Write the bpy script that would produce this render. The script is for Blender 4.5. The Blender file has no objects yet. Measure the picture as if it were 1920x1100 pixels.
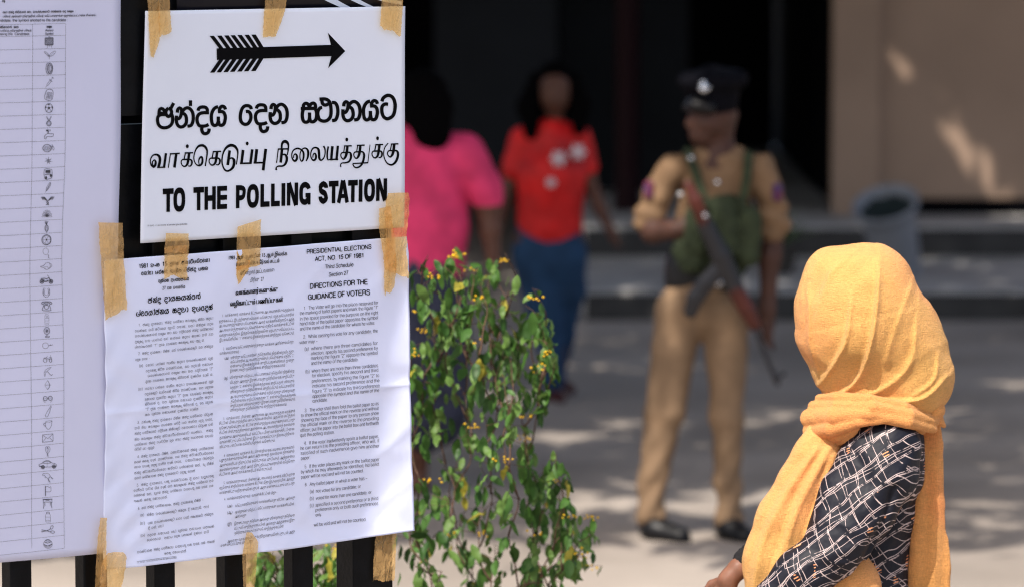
import bpy, math, random
import numpy as np
from mathutils import Vector
random.seed(7)
rng = np.random.default_rng(7)
sc = bpy.context.scene
COL = sc.collection

# ------------------------------------------------------------------ camera, world, sun
FPX = 8000.0
CAMZ = 2.6
PITCH = math.atan(800.0 / FPX)
cam = bpy.data.cameras.new('camera')
cam.lens = 150.0; cam.sensor_width = 36.0; cam.clip_start = 0.1; cam.clip_end = 500
cam.dof.use_dof = True; cam.dof.focus_distance = 9.44; cam.dof.aperture_fstop = 3.0
camo = bpy.data.objects.new('camera', cam); COL.objects.link(camo)
camo.location = (0, 0, CAMZ); camo.rotation_euler = (math.pi / 2 - PITCH, 0, 0)
sc.camera = camo
SUN = Vector((-0.27, -0.52, 0.82)).normalized()
w = bpy.data.worlds.new('World'); sc.world = w; w.use_nodes = True
nt = w.node_tree
for n in list(nt.nodes): nt.nodes.remove(n)
sky = nt.nodes.new('ShaderNodeTexSky'); sky.sky_type = 'NISHITA'; sky.sun_disc = False; sky.dust_density = 4.0; sky.ozone_density = 1.0
sky.sun_elevation = math.asin(SUN.z); sky.sun_rotation = math.atan2(SUN.x, SUN.y)
bg = nt.nodes.new('ShaderNodeBackground'); bg.inputs[1].default_value = 0.14
wo = nt.nodes.new('ShaderNodeOutputWorld')
nt.links.new(sky.outputs[0], bg.inputs[0]); nt.links.new(bg.outputs[0], wo.inputs[0])
sl = bpy.data.lights.new('sun', 'SUN'); sl.energy = 4.1; sl.angle = math.radians(0.5); sl.color = (1, .93, .84)
slo = bpy.data.objects.new('sun', sl); COL.objects.link(slo)
slo.rotation_euler = SUN.to_track_quat('Z', 'Y').to_euler()
sc.view_settings.view_transform = 'Standard'; sc.view_settings.look = 'None'
sc.view_settings.exposure = 0.60; sc.view_settings.gamma = 1
sc.view_settings.use_curve_mapping = False
sc.cycles.filter_width = 1.1; sc.cycles.use_denoising = True; sc.cycles.denoising_prefilter = 'NONE'; sc.cycles.max_bounces = 8; sc.cycles.transparent_max_bounces = 16

Fv = Vector((0, math.cos(PITCH), -math.sin(PITCH))); Uv = Vector((0, math.sin(PITCH), math.cos(PITCH)))
CAM = Vector((0, 0, CAMZ))
def P(px, py, D):
    return CAM + D * (Fv + Vector(((px - 960) / FPX, 0, 0)) + Uv * ((550 - py) / FPX))
def ground_at(px, py, z=0.0):
    d = Fv + Vector(((px - 960) / FPX, 0, 0)) + Uv * ((550 - py) / FPX)
    return CAM + d * ((z - CAMZ) / d.z)
TH = math.radians(36.4)
GD = np.array([math.cos(TH), math.sin(TH), 0.0]); GN = np.array([math.sin(TH), -math.cos(TH), 0.0])
G0 = np.array(P(480, 500, 9.4))
def G(px, py, off=0.0):
    """points on the gate plane seen at the given image position; arrays welcome"""
    px = np.asarray(px, float).ravel(); py = np.asarray(py, float).ravel(); off = np.asarray(off, float).ravel() + 0 * px
    d = np.array(Fv)[None, :] + ((px.ravel() - 960) / FPX)[:, None] * np.array([1, 0, 0.])[None] + ((550 - py.ravel()) / FPX)[:, None] * np.array(Uv)[None]
    t = ((G0 - np.array(CAM)) @ GN) / (d @ GN)
    return np.array(CAM)[None] + d * t[:, None] + GN[None] * off.ravel()[:, None]
def GP(px, py, off=0.0): return Vector(G([px], [py], off)[0])

# ------------------------------------------------------------------ materials
def mat(name, col, rough=0.7, var=0.0, scale=8.0, bump=0.0, bscale=60.0, spec=0.3, col2=None, metal=0.0, trans=0.0, detail=4, stretch=None, sss=0, sheen=0):
    m = bpy.data.materials.new(name); m.use_nodes = True
    N = m.node_tree; b = N.nodes['Principled BSDF']; L = N.links
    b.inputs['Roughness'].default_value = rough; b.inputs['Specular IOR Level'].default_value = spec
    b.inputs['Metallic'].default_value = metal
    b.inputs['Base Color'].default_value = (*col, 1)
    if sheen: b.inputs['Sheen Weight'].default_value = sheen
    if sss:
        b.inputs['Subsurface Weight'].default_value = sss; b.inputs['Subsurface Scale'].default_value = 0.02
    tc = N.nodes.new('ShaderNodeTexCoord'); mp = N.nodes.new('ShaderNodeMapping')
    L.new(tc.outputs['Object'], mp.inputs[0])
    if stretch: mp.inputs['Scale'].default_value = stretch
    if var or col2:
        no = N.nodes.new('ShaderNodeTexNoise'); no.inputs['Scale'].default_value = scale; no.inputs['Detail'].default_value = detail
        L.new(mp.outputs[0], no.inputs['Vector'])
        cr = N.nodes.new('ShaderNodeValToRGB'); L.new(no.outputs[0], cr.inputs[0]); L.new(cr.outputs[0], b.inputs['Base Color'])
        c2 = col2 or tuple(c * (1 - var) for c in col)
        cr.color_ramp.elements[0].position = .35; cr.color_ramp.elements[1].position = .65
        cr.color_ramp.elements[0].color = (*c2, 1); cr.color_ramp.elements[1].color = (*(tuple(min(1, c * (1 + var * .4)) for c in col)), 1)
    if bump:
        n2 = N.nodes.new('ShaderNodeTexNoise'); n2.inputs['Scale'].default_value = bscale; n2.inputs['Detail'].default_value = 6
        L.new(mp.outputs[0], n2.inputs['Vector'])
        bp = N.nodes.new('ShaderNodeBump'); bp.inputs['Strength'].default_value = bump; bp.inputs['Distance'].default_value = 0.01
        L.new(n2.outputs[0], bp.inputs['Height']); L.new(bp.outputs[0], b.inputs['Normal'])
    if trans:
        tr = N.nodes.new('ShaderNodeBsdfTranslucent'); mx = N.nodes.new('ShaderNodeMixShader'); mx.inputs[0].default_value = trans
        src = b.inputs['Base Color'].links[0].from_socket if b.inputs['Base Color'].links else None
        if src: L.new(src, tr.inputs[0])
        else: tr.inputs[0].default_value = (*col, 1)
        out = N.nodes['Material Output']
        L.new(b.outputs[0], mx.inputs[1]); L.new(tr.outputs[0], mx.inputs[2]); L.new(mx.outputs[0], out.inputs[0])
    return m
M = {}
M['ink'] = mat('black_ink', (.004, .004, .005), .8, spec=.04)
M['grey_ink'] = mat('grey_ink', (.07, .07, .085), .8, spec=.04)
M['thin_ink'] = mat('body_text_ink', (.075, .075, .095), .8, spec=.04)
M['paper_white'] = mat('sign_paper', (.73, .78, .90), .6, var=.03, scale=3, bump=.05, bscale=40)
M['paper_lilac'] = mat('poster_paper', (.61, .63, .82), .6, var=.03, scale=3, bump=.06, bscale=30)
M['paper_sheet'] = mat('sheet_paper', (.70, .75, .97), .6, var=.03, scale=4, bump=.08, bscale=25)
M['black_paint'] = mat('gate_paint', (.0035, .004, .0055), .4, var=.4, scale=20, bump=.1, bscale=90, spec=.12)
M['navy_print'] = mat('navy_print', (.003, .004, .010), .3, spec=.2)
M['stripe_print'] = mat('stripe_print', (.55, .62, .75), .35)
M['skin_dark'] = mat('skin_dark', (.10, .042, .026), .55, var=.2, scale=20, bump=.05, sss=.1)
M['skin_face'] = mat('skin_brown', (.058, .024, .016), .6, var=.2, scale=25, bump=.05, sss=.1)
M['hair'] = mat('black_hair', (.002, .0018, .002), .9, spec=.02, bump=.4, bscale=80, stretch=(1, 1, .1))
M['pink'] = mat('pink_cotton', (.72, .045, .15), .8, var=.25, scale=9, bump=.4, bscale=14)
M['red'] = mat('red_satin', (.62, .008, .008), .55, var=.35, scale=9, bump=.5, bscale=12)
M['white_print'] = mat('white_flower_print', (.62, .50, .52), .7)
M['denim'] = mat('blue_denim', (.014, .046, .105), .85, var=.3, scale=8, bump=.4, bscale=14)
M['navy_skirt'] = mat('grey_navy_skirt', (.035, .038, .065), .85, var=.4, scale=18, bump=.3, bscale=10)
M['khaki'] = mat('khaki_cloth', (.20, .128, .074), .8, var=.18, scale=12, bump=.5, bscale=14)
M['olive'] = mat('olive_webbing', (.026, .036, .016), .85, var=.35, scale=30, bump=.4, bscale=60)
M['cap'] = mat('cap_cloth', (.0028, .0028, .0048), .8, spec=.06, bump=.1)
M['silver'] = mat('silver_badge', (.62, .63, .66), .25, metal=.8)
M['leather'] = mat('black_leather', (.004, .004, .005), .4, spec=.25, bump=.2)
M['maroon'] = mat('maroon_leather', (.05, .008, .010), .5)
M['gunmetal'] = mat('gun_steel', (.022, .022, .026), .4, metal=.4, spec=.5)
M['gunwood'] = mat('gun_wood', (.065, .014, .009), .4, var=.4, scale=12, stretch=(1, 1, 6))
M['concrete_step'] = mat('step_concrete', (.36, .345, .33), .85, var=.25, scale=3, bump=.4, bscale=20)
M['wall_beige'] = mat('beige_plaster', (.33, .228, .165), .9, var=.12, scale=1.3, bump=.15, bscale=12)
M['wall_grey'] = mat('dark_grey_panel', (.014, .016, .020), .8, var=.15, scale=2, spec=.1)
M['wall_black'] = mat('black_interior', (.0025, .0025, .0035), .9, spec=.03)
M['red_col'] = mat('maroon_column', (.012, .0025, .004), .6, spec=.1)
M['plastic'] = mat('grey_plastic', (.24, .25, .275), .5, var=.1, scale=6)
M['plastic_in'] = mat('bin_liner', (.010, .018, .016), .4, bump=.5, bscale=15)
M['bark'] = mat('twig_bark', (.10, .055, .035), .85, var=.4, scale=40, bump=.4)
M['trunk'] = mat('tree_bark', (.16, .12, .09), .9, var=.4, scale=6, bump=.8, bscale=20)
M['leaf_a'] = mat('leaf_green', (.062, .150, .026), .5, var=.35, scale=60, trans=.3)
M['leaf_b'] = mat('leaf_dark_green', (.036, .095, .018), .5, var=.35, scale=60, trans=.25)
M['leaf_c'] = mat('leaf_light_green', (.125, .225, .05), .5, var=.3, scale=60, trans=.3)
M['leaf_y'] = mat('leaf_yellow', (.36, .32, .04), .55, var=.3, scale=60, trans=.3)
M['flower'] = mat('yellow_flower', (.80, .50, .02), .6, var=.25, scale=200, trans=.2)
M['canopy_leaf'] = mat('canopy_leaf', (.045, .09, .02), .6, trans=.15)
M['sun_blocker'] = mat('sun_blocker_sheet', (.30, .32, .36), .8, var=.1)
M['steel_post'] = mat('post_steel', (.2, .2, .22), .5, metal=.5)
M['cuff'] = mat('black_lace', (.010, .009, .010), .9, bump=.6)

def tape_mat():
    m = bpy.data.materials.new('tan_packing_tape'); m.use_nodes = True
    N = m.node_tree; L = N.links; b = N.nodes['Principled BSDF']; out = N.nodes['Material Output']
    b.inputs['Base Color'].default_value = (.82, .50, .20, 1); b.inputs['Roughness'].default_value = .16
    b.inputs['Specular IOR Level'].default_value = .55
    tr = N.nodes.new('ShaderNodeBsdfTransparent'); tr.inputs[0].default_value = (.99, .80, .47, 1)
    mx = N.nodes.new('ShaderNodeMixShader')
    no = N.nodes.new('ShaderNodeTexNoise'); no.inputs['Scale'].default_value = 38; no.inputs['Detail'].default_value = 5; no.inputs['Distortion'].default_value = 1.2
    tc = N.nodes.new('ShaderNodeTexCoord'); L.new(tc.outputs['Object'], no.inputs['Vector'])
    mr = N.nodes.new('ShaderNodeMapRange'); mr.inputs[3].default_value = .14; mr.inputs[4].default_value = .62
    L.new(no.outputs[0], mr.inputs[0]); L.new(mr.outputs[0], mx.inputs[0])
    bp = N.nodes.new('ShaderNodeBump'); bp.inputs['Strength'].default_value = 1.0; bp.inputs['Distance'].default_value = .009
    n2 = N.nodes.new('ShaderNodeTexNoise'); n2.inputs['Scale'].default_value = 45; n2.inputs['Detail'].default_value = 3; n2.inputs['Distortion'].default_value = 1.5
    mp = N.nodes.new('ShaderNodeMapping'); mp.inputs['Scale'].default_value = (1, 1, .35)
    L.new(tc.outputs['Object'], mp.inputs[0]); L.new(mp.outputs[0], n2.inputs['Vector'])
    L.new(n2.outputs[0], bp.inputs['Height']); L.new(bp.outputs[0], b.inputs['Normal'])
    L.new(b.outputs[0], mx.inputs[2]); L.new(tr.outputs[0], mx.inputs[1]); L.new(mx.outputs[0], out.inputs[0])
    # mix factor = share of the visible film
    return m
M['tape'] = tape_mat()

def scarf_mat(nm='orange_gauze', g=1.0):
    m = bpy.data.materials.new(nm); m.use_nodes = True
    N = m.node_tree; L = N.links; b = N.nodes['Principled BSDF']; out = N.nodes['Material Output']
    b.inputs['Roughness'].default_value = .85; b.inputs['Specular IOR Level'].default_value = .12
    b.inputs['Sheen Weight'].default_value = .15
    tc = N.nodes.new('ShaderNodeTexCoord')
    def noise(scale, detail, st, dist=0.0):
        mp = N.nodes.new('ShaderNodeMapping'); mp.inputs['Scale'].default_value = st
        n = N.nodes.new('ShaderNodeTexNoise'); n.inputs['Scale'].default_value = scale; n.inputs['Detail'].default_value = detail
        n.inputs['Distortion'].default_value = dist
        L.new(tc.outputs['Object'], mp.inputs[0]); L.new(mp.outputs[0], n.inputs['Vector']); return n
    big = noise(5, 3, (1, 1, 1)); a = noise(75, 5, (1, 1, 6), 1.2); c = noise(75, 5, (6, 6, 1), 1.2)
    cr = N.nodes.new('ShaderNodeValToRGB')
    cr.color_ramp.elements[0].position = .3; cr.color_ramp.elements[0].color = (.68, .375 * g, .115 * g, 1)
    cr.color_ramp.elements[1].position = .62; cr.color_ramp.elements[1].color = (.88, .40 * g, .135 * g, 1)
    e = cr.color_ramp.elements.new(.45); e.color = (.82, .44 * g, .14 * g, 1)
    L.new(big.outputs[0], cr.inputs[0])
    add = N.nodes.new('ShaderNodeMath'); add.operation = 'ADD'; L.new(a.outputs[0], add.inputs[0]); L.new(c.outputs[0], add.inputs[1])
    mr = N.nodes.new('ShaderNodeMapRange'); mr.inputs[1].default_value = .75; mr.inputs[2].default_value = 1.25; mr.inputs[3].default_value = .80; mr.inputs[4].default_value = 1.12
    L.new(add.outputs[0], mr.inputs[0])
    mul = N.nodes.new('ShaderNodeVectorMath'); mul.operation = 'SCALE'; L.new(cr.outputs[0], mul.inputs[0]); L.new(mr.outputs[0], mul.inputs['Scale'])
    L.new(mul.outputs[0], b.inputs['Base Color'])
    bp = N.nodes.new('ShaderNodeBump'); bp.inputs['Strength'].default_value = .7; bp.inputs['Distance'].default_value = .005
    L.new(add.outputs[0], bp.inputs['Height']); L.new(bp.outputs[0], b.inputs['Normal'])
    tr = N.nodes.new('ShaderNodeBsdfTranslucent'); L.new(mul.outputs[0], tr.inputs[0])
    mx = N.nodes.new('ShaderNodeMixShader'); mx.inputs[0].default_value = .2
    L.new(b.outputs[0], mx.inputs[1]); L.new(tr.outputs[0], mx.inputs[2]); L.new(mx.outputs[0], out.inputs[0])
    return m
M['scarf'] = scarf_mat()
M['scarf_folded'] = scarf_mat('orange_gauze_doubled', .87)

def blouse_mat():
    m = bpy.data.materials.new('navy_patterned_cloth'); m.use_nodes = True
    N = m.node_tree; L = N.links; b = N.nodes['Principled BSDF']
    b.inputs['Roughness'].default_value = .6; b.inputs['Specular IOR Level'].default_value = .3
    tc = N.nodes.new('ShaderNodeTexCoord')
    sp = N.nodes.new('ShaderNodeSeparateXYZ'); L.new(tc.outputs['Object'], sp.inputs[0])
    cb = N.nodes.new('ShaderNodeCombineXYZ')
    # (x - .5y , z) becomes the plane of the print
    ma = N.nodes.new('ShaderNodeMath'); ma.operation = 'MULTIPLY_ADD'; ma.inputs[1].default_value = -.6
    L.new(sp.outputs[1], ma.inputs[0]); L.new(sp.outputs[0], ma.inputs[2])
    L.new(ma.outputs[0], cb.inputs[0]); L.new(sp.outputs[2], cb.inputs[1])
    no = N.nodes.new('ShaderNodeTexNoise'); no.inputs['Scale'].default_value = 11; no.inputs['Detail'].default_value = 1
    L.new(tc.outputs['Object'], no.inputs['Vector'])
    ds = N.nodes.new('ShaderNodeVectorMath'); ds.operation = 'MULTIPLY_ADD'
    ds.inputs[1].default_value = (.035, .035, 0); L.new(no.outputs['Color'], ds.inputs[0]); L.new(cb.outputs[0], ds.inputs[2])
    def brick(rot, w_, h_, mort, off=(0, 0, 0), o=.5):
        mp = N.nodes.new('ShaderNodeMapping'); mp.inputs['Rotation'].default_value = (0, 0, rot); mp.inputs['Location'].default_value = off
        L.new(ds.outputs[0], mp.inputs[0])
        k = N.nodes.new('ShaderNodeTexBrick'); k.inputs['Scale'].default_value = 1
        k.inputs['Brick Width'].default_value = w_; k.inputs['Row Height'].default_value = h_
        k.inputs['Mortar Size'].default_value = mort; k.inputs['Mortar Smooth'].default_value = 0; k.offset = o
        k.inputs['Color1'].default_value = (0, 0, 0, 1); k.inputs['Color2'].default_value = (.5, .5, .5, 1); k.inputs['Mortar'].default_value = (1, 1, 1, 1)
        L.new(mp.outputs[0], k.inputs[0]); return k
    r = math.radians(-38)
    ks = [brick(r, .064, .036, .0008), brick(r, .068, .036, .0006, (.0048, .0038, 0)), brick(r + .14, .10, .058, .0007, (.02, .01, 0), .35), brick(r + .11, .105, .060, .0005, (.0262, .0155, 0), .35)]
    cur = None
    for k in ks:
        if cur is None: cur = k.outputs['Fac']
        else:
            mm = N.nodes.new('ShaderNodeMath'); mm.operation = 'MAXIMUM'; L.new(cur, mm.inputs[0]); L.new(k.outputs['Fac'], mm.inputs[1]); cur = mm.outputs[0]
    # ragged print: break the lines here and there
    n3 = N.nodes.new('ShaderNodeTexNoise'); n3.inputs['Scale'].default_value = 55; n3.inputs['Detail'].default_value = 2; L.new(tc.outputs['Object'], n3.inputs['Vector'])
    gt = N.nodes.new('ShaderNodeMapRange'); gt.inputs[1].default_value = .36; gt.inputs[2].default_value = .46; L.new(n3.outputs[0], gt.inputs[0])
    m2 = N.nodes.new('ShaderNodeMath'); m2.operation = 'MULTIPLY'; L.new(cur, m2.inputs[0]); L.new(gt.outputs[0], m2.inputs[1])
    mixa = N.nodes.new('ShaderNodeMix'); mixa.data_type = 'RGBA'; mixa.inputs[6].default_value = (.0035, .0045, .011, 1); mixa.inputs[7].default_value = (.50, .40, .385, 1)
    L.new(m2.outputs[0], mixa.inputs[0])
    # orange dashes
    kb = brick(r + .25, 4.0, .0065, .0012, (.005, .002, 0))
    n4 = N.nodes.new('ShaderNodeTexNoise'); n4.inputs['Scale'].default_value = 26; n4.inputs['Detail'].default_value = 0; L.new(tc.outputs['Object'], n4.inputs['Vector'])
    g4 = N.nodes.new('ShaderNodeMath'); g4.operation = 'GREATER_THAN'; g4.inputs[1].default_value = .73; L.new(n4.outputs[0], g4.inputs[0])
    m4 = N.nodes.new('ShaderNodeMath'); m4.operation = 'MULTIPLY'; L.new(g4.outputs[0], m4.inputs[0]); L.new(kb.outputs['Fac'], m4.inputs[1])
    mixb = N.nodes.new('ShaderNodeMix'); mixb.data_type = 'RGBA'; L.new(m4.outputs[0], mixb.inputs[0]); L.new(mixa.outputs[2], mixb.inputs[6]); mixb.inputs[7].default_value = (.72, .30, .14, 1)
    L.new(mixb.outputs[2], b.inputs['Base Color'])
    bp = N.nodes.new('ShaderNodeBump'); bp.inputs['Strength'].default_value = .5; bp.inputs['Distance'].default_value = .02
    n5 = N.nodes.new('ShaderNodeTexNoise'); n5.inputs['Scale'].default_value = 14; n5.inputs['Detail'].default_value = 3; L.new(tc.outputs['Object'], n5.inputs['Vector'])
    L.new(n5.outputs[0], bp.inputs['Height']); L.new(bp.outputs[0], b.inputs['Normal'])
    return m
M['blouse'] = blouse_mat()

def ground_mat():
    m = bpy.data.materials.new('courtyard_concrete'); m.use_nodes = True
    N = m.node_tree; L = N.links; b = N.nodes['Principled BSDF']; b.inputs['Roughness'].default_value = .9
    b.inputs['Specular IOR Level'].default_value = .2
    tc = N.nodes.new('ShaderNodeTexCoord')
    n = N.nodes.new('ShaderNodeTexNoise'); n.inputs['Scale'].default_value = .9; n.inputs['Detail'].default_value = 8
    L.new(tc.outputs['Object'], n.inputs['Vector'])
    cr = N.nodes.new('ShaderNodeValToRGB'); L.new(n.outputs[0], cr.inputs[0])
    cr.color_ramp.elements[0].position = .3; cr.color_ramp.elements[0].color = (.215, .185, .158, 1)
    cr.color_ramp.elements[1].position = .7; cr.color_ramp.elements[1].color = (.36, .312, .27, 1)
    L.new(cr.outputs[0], b.inputs['Base Color'])
    n2 = N.nodes.new('ShaderNodeTexNoise'); n2.inputs['Scale'].default_value = 30; n2.inputs['Detail'].default_value = 6
    L.new(tc.outputs['Object'], n2.inputs['Vector'])
    bp = N.nodes.new('ShaderNodeBump'); bp.inputs['Strength'].default_value = .4; bp.inputs['Distance'].default_value = .01
    L.new(n2.outputs[0], bp.inputs['Height']); L.new(bp.outputs[0], b.inputs['Normal'])
    return m
M['ground'] = ground_mat()

# ------------------------------------------------------------------ object helpers
def link(name, me, m=None, parent=None, smooth=False, kind=None):
    o = bpy.data.objects.new(name, me); COL.objects.link(o)
    if m and not me.materials: me.materials.append(m)
    if parent: o.parent = parent
    if smooth and len(me.polygons): me.polygons.foreach_set('use_smooth', [True] * len(me.polygons))
    if kind: o['kind'] = kind
    return o
def mesh(name, v, f, m=None, parent=None, smooth=False, kind=None):
    me = bpy.data.meshes.new(name)
    me.from_pydata([tuple(map(float, p)) for p in v], [], [tuple(int(i) for i in q) for q in f]); me.update()
    return link(name, me, m, parent, smooth, kind)
def tag(o, label, cat, group=None, kind=None):
    if label: o['label'] = label
    if cat: o['category'] = cat
    if group: o['group'] = group
    if kind: o['kind'] = kind
    return o
def empty(name, loc, label, cat, group=None):
    o = bpy.data.objects.new(name, None); COL.objects.link(o); o.location = loc; o.empty_display_size = .1
    return tag(o, label, cat, group)
class MB:
    def __init__(s): s.v = []; s.f = []
    def add(s, v, f):
        n = len(s.v); s.v += [tuple(map(float, p)) for p in v]; s.f += [tuple(int(i) + n for i in q) for q in f]; return s
    def box(s, c, d, ax=None):
        c = np.array(c, float); d = np.array(d, float) / 2
        A = np.eye(3) if ax is None else np.array(ax, float)
        v = [c + A.T @ (d * np.array([sx, sy, sz])) for sx in (-1, 1) for sy in (-1, 1) for sz in (-1, 1)]
        return s.add(v, [(0, 1, 3, 2), (4, 6, 7, 5), (0, 4, 5, 1), (2, 3, 7, 6), (0, 2, 6, 4), (1, 5, 7, 3)])
    def tube(s, pts, rad, n=8, cap=True, sq=None):
        pts = [np.array(p, float) for p in pts]; rad = rad if hasattr(rad, '__len__') else [rad] * len(pts)
        v = []; f = []
        for i, p in enumerate(pts):
            t = pts[min(i + 1, len(pts) - 1)] - pts[max(i - 1, 0)]; t = t / (np.linalg.norm(t) + 1e-9)
            a = np.cross(t, [0, 0, 1.]); 
            if np.linalg.norm(a) < .1: a = np.cross(t, [0, 1., 0])
            a /= np.linalg.norm(a); b = np.cross(t, a)
            for k in range(n):
                an = 2 * math.pi * k / n; v.append(p + rad[i] * (math.cos(an) * a + math.sin(an) * b * (sq or 1)))
        for i in range(len(pts) - 1):
            for k in range(n): f.append((i * n + k, i * n + (k + 1) % n, (i + 1) * n + (k + 1) % n, (i + 1) * n + k))
        if cap: f.append(tuple(range(n))[::-1]); f.append(tuple((len(pts) - 1) * n + k for k in range(n)))
        return s.add(v, f)
    def build(s, name, m, parent=None, smooth=False, kind=None): return mesh(name, s.v, s.f, m, parent, smooth, kind)
def bevel(o, wd, seg=2):
    b = o.modifiers.new('bevel', 'BEVEL'); b.width = wd; b.segments = seg; b.limit_method = 'ANGLE'; return o

# ------------------------------------------------------------------ implicit bodies
def surfnet(F, org, h):
    S = F < 0
    nx, ny, nz = F.shape
    idx = -np.ones((nx - 1, ny - 1, nz - 1), np.int64)
    cnt = np.zeros((nx - 1, ny - 1, nz - 1), np.int8)
    for a in (0, 1):
        for b in (0, 1):
            for c in (0, 1): cnt += S[a:nx - 1 + a, b:ny - 1 + b, c:nz - 1 + c]
    act = np.argwhere((cnt > 0) & (cnt < 8)); idx[tuple(act.T)] = np.arange(len(act))
    acc = np.zeros((len(act), 3)); num = np.zeros(len(act))
    cs = [(a, b, c) for a in (0, 1) for b in (0, 1) for c in (0, 1)]
    for i in cs:
        for ax in range(3):
            if i[ax]: continue
            j = list(i); j[ax] = 1
            A = act + i; B = act + j
            fa = F[tuple(A.T)]; fb = F[tuple(B.T)]; c = (fa < 0) != (fb < 0)
            t = np.where(c, fa / np.where(fa - fb == 0, 1, fa - fb), 0)
            p = A + (B - A) * t[:, None]; acc[c] += p[c]; num[c] += 1
    V = org + h * acc / num[:, None]
    faces = []
    for ax in range(3):
        o1, o2 = [(1, 2), (2, 0), (0, 1)][ax]
        sl0 = [slice(None)] * 3; sl1 = [slice(None)] * 3; sl0[ax] = slice(0, -1); sl1[ax] = slice(1, None)
        e = S[tuple(sl0)] != S[tuple(sl1)]; E = np.argwhere(e)
        E = E[(E[:, o1] > 0) & (E[:, o2] > 0) & (E[:, o1] < F.shape[o1] - 1) & (E[:, o2] < F.shape[o2] - 1)]
        fl = S[tuple(E.T)]
        u1 = np.zeros(3, int); u1[o1] = 1; u2 = np.zeros(3, int); u2[o2] = 1
        q = np.stack([idx[tuple((E - u1 - u2).T)], idx[tuple((E - u2).T)], idx[tuple(E.T)], idx[tuple((E - u1).T)]], 1)
        q[~fl] = q[~fl][:, ::-1]; faces.append(q)
    return V, np.concatenate(faces)
def sdf_build(prims, vox, disp=None):
    """prims: (a, b, ra, rb, k, sy) tapered capsules in metres, sy = depth squash"""
    lo = np.min([np.minimum(p[0], p[1]) - max(p[2], p[3]) * 1.3 - .03 for p in prims], 0); hi = np.max([np.maximum(p[0], p[1]) + max(p[2], p[3]) * 1.3 + .03 for p in prims], 0)
    n = np.ceil((hi - lo) / vox).astype(int) + 2
    ax = [lo[i] + vox * np.arange(n[i]) for i in range(3)]
    F = np.full(n, .3, np.float32)
    for (a, b, ra, rb, k, sy) in prims:
        a = np.array(a, float); b = np.array(b, float); r = max(ra, rb) * max(1, sy) + k * 1.2 + .02
        l = np.minimum(a, b) - r; h_ = np.maximum(a, b) + r
        s = tuple(slice(max(0, int((l[i] - lo[i]) / vox)), min(n[i], int((h_[i] - lo[i]) / vox) + 2)) for i in range(3))
        X, Y, Z = np.meshgrid(ax[0][s[0]], ax[1][s[1]], ax[2][s[2]], indexing='ij')
        d = b - a; dd = d @ d + 1e-12
        t = np.clip(((X - a[0]) * d[0] + (Y - a[1]) * d[1] + (Z - a[2]) * d[2]) / dd, 0, 1)
        qx = X - a[0] - t * d[0]; qy = (Y - a[1] - t * d[1]) / sy; qz = Z - a[2] - t * d[2]
        D = np.sqrt(qx * qx + qy * qy + qz * qz) - (ra + (rb - ra) * t)
        cur = F[s]
        if k > 0:
            hh = np.clip(.5 + .5 * (cur - D) / k, 0, 1); F[s] = cur * (1 - hh) + D * hh - k * hh * (1 - hh)
        else: F[s] = np.minimum(cur, D)
    if disp is not None:
        X, Y, Z = np.meshgrid(*ax, indexing='ij'); nb = np.abs(F) < .05
        F[nb] -= disp(X[nb], Y[nb], Z[nb])
    return surfnet(F, lo, vox)
def vnoise(x, y, z, s, seed=0):
    return (np.sin(x * s * 1.1 + 1.7 * np.sin(y * s * .7 + seed) + seed) * np.sin(y * s + 1.3 * np.sin(z * s * .8 + seed * 2)) * np.sin(z * s * .9 + 1.5 * np.sin(x * s * .6 + seed * 3)))
class Figure:
    """prims in picture pixels at the figure's own distance: x, y(down), depth(away); turned into metres"""
    def __init__(s, px0, py0, scale): s.x0, s.y0, s.s = px0, py0, scale
    def pt(s, p): return np.array([(p[0] - s.x0) / s.s, (p[2] if len(p) > 2 else 0) / s.s, (s.y0 - p[1]) / s.s])
    def chain(s, pts, k=12, sy=1.0):
        """pts: (x,y,depth,r)"""
        out = []
        if len(pts) == 1: pts = pts * 2
        for a, b in zip(pts, pts[1:]): out.append((s.pt(a), s.pt(b), a[3] / s.s, b[3] / s.s, k / s.s, sy))
        return out
    def hand(s, wrist, direc, side, size, curl=.5, k=3):
        """palm, four unequal bent fingers and a thumb, lengths in px"""
        w0 = np.array(wrist, float); d = np.array(direc, float); d /= np.linalg.norm(d)
        sd = np.array(side, float); sd -= d * (sd @ d); sd /= np.linalg.norm(sd); nn = np.cross(d, sd)
        L_ = size; out = []
        def P4(p, r): return (p[0], p[1], p[2], r)
        palm = w0 + d * L_ * .5
        out += s.chain([P4(w0, L_ * .16), P4(palm - sd * L_ * .12, L_ * .17)], k * 2, 1)
        out += s.chain([P4(w0, L_ * .16), P4(palm + sd * L_ * .14, L_ * .16)], k * 2, 1)
        for i, fl in enumerate((.42, .5, .46, .36)):
            o = palm + sd * L_ * (-.21 + .14 * i)
            d1 = d * math.cos(curl * .5) + nn * math.sin(curl * .5); d2 = d * math.cos(curl * 1.6) + nn * math.sin(curl * 1.6)
            m1 = o + d1 * L_ * fl * .55; e = m1 + d2 * L_ * fl * .5
            out += s.chain([P4(o, L_ * .075), P4(m1, L_ * .068), P4(e, L_ * .055)], k * .6)
        tb = w0 + d * L_ * .15 - sd * L_ * .15
        t1 = tb + (d * .6 - sd * .7 + nn * .3) * L_ * .28; t2 = t1 + (d * .85 - sd * .2 + nn * .4) * L_ * .24
        out += s.chain([P4(tb, L_ * .1), P4(t1, L_ * .085), P4(t2, L_ * .06)], k)
        return out
def skin_obj(name, prims, vox, m, parent, disp=None):
    V, Fc = sdf_build(prims, vox, disp)
    return mesh(name, V, Fc, m, parent, smooth=True)

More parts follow.
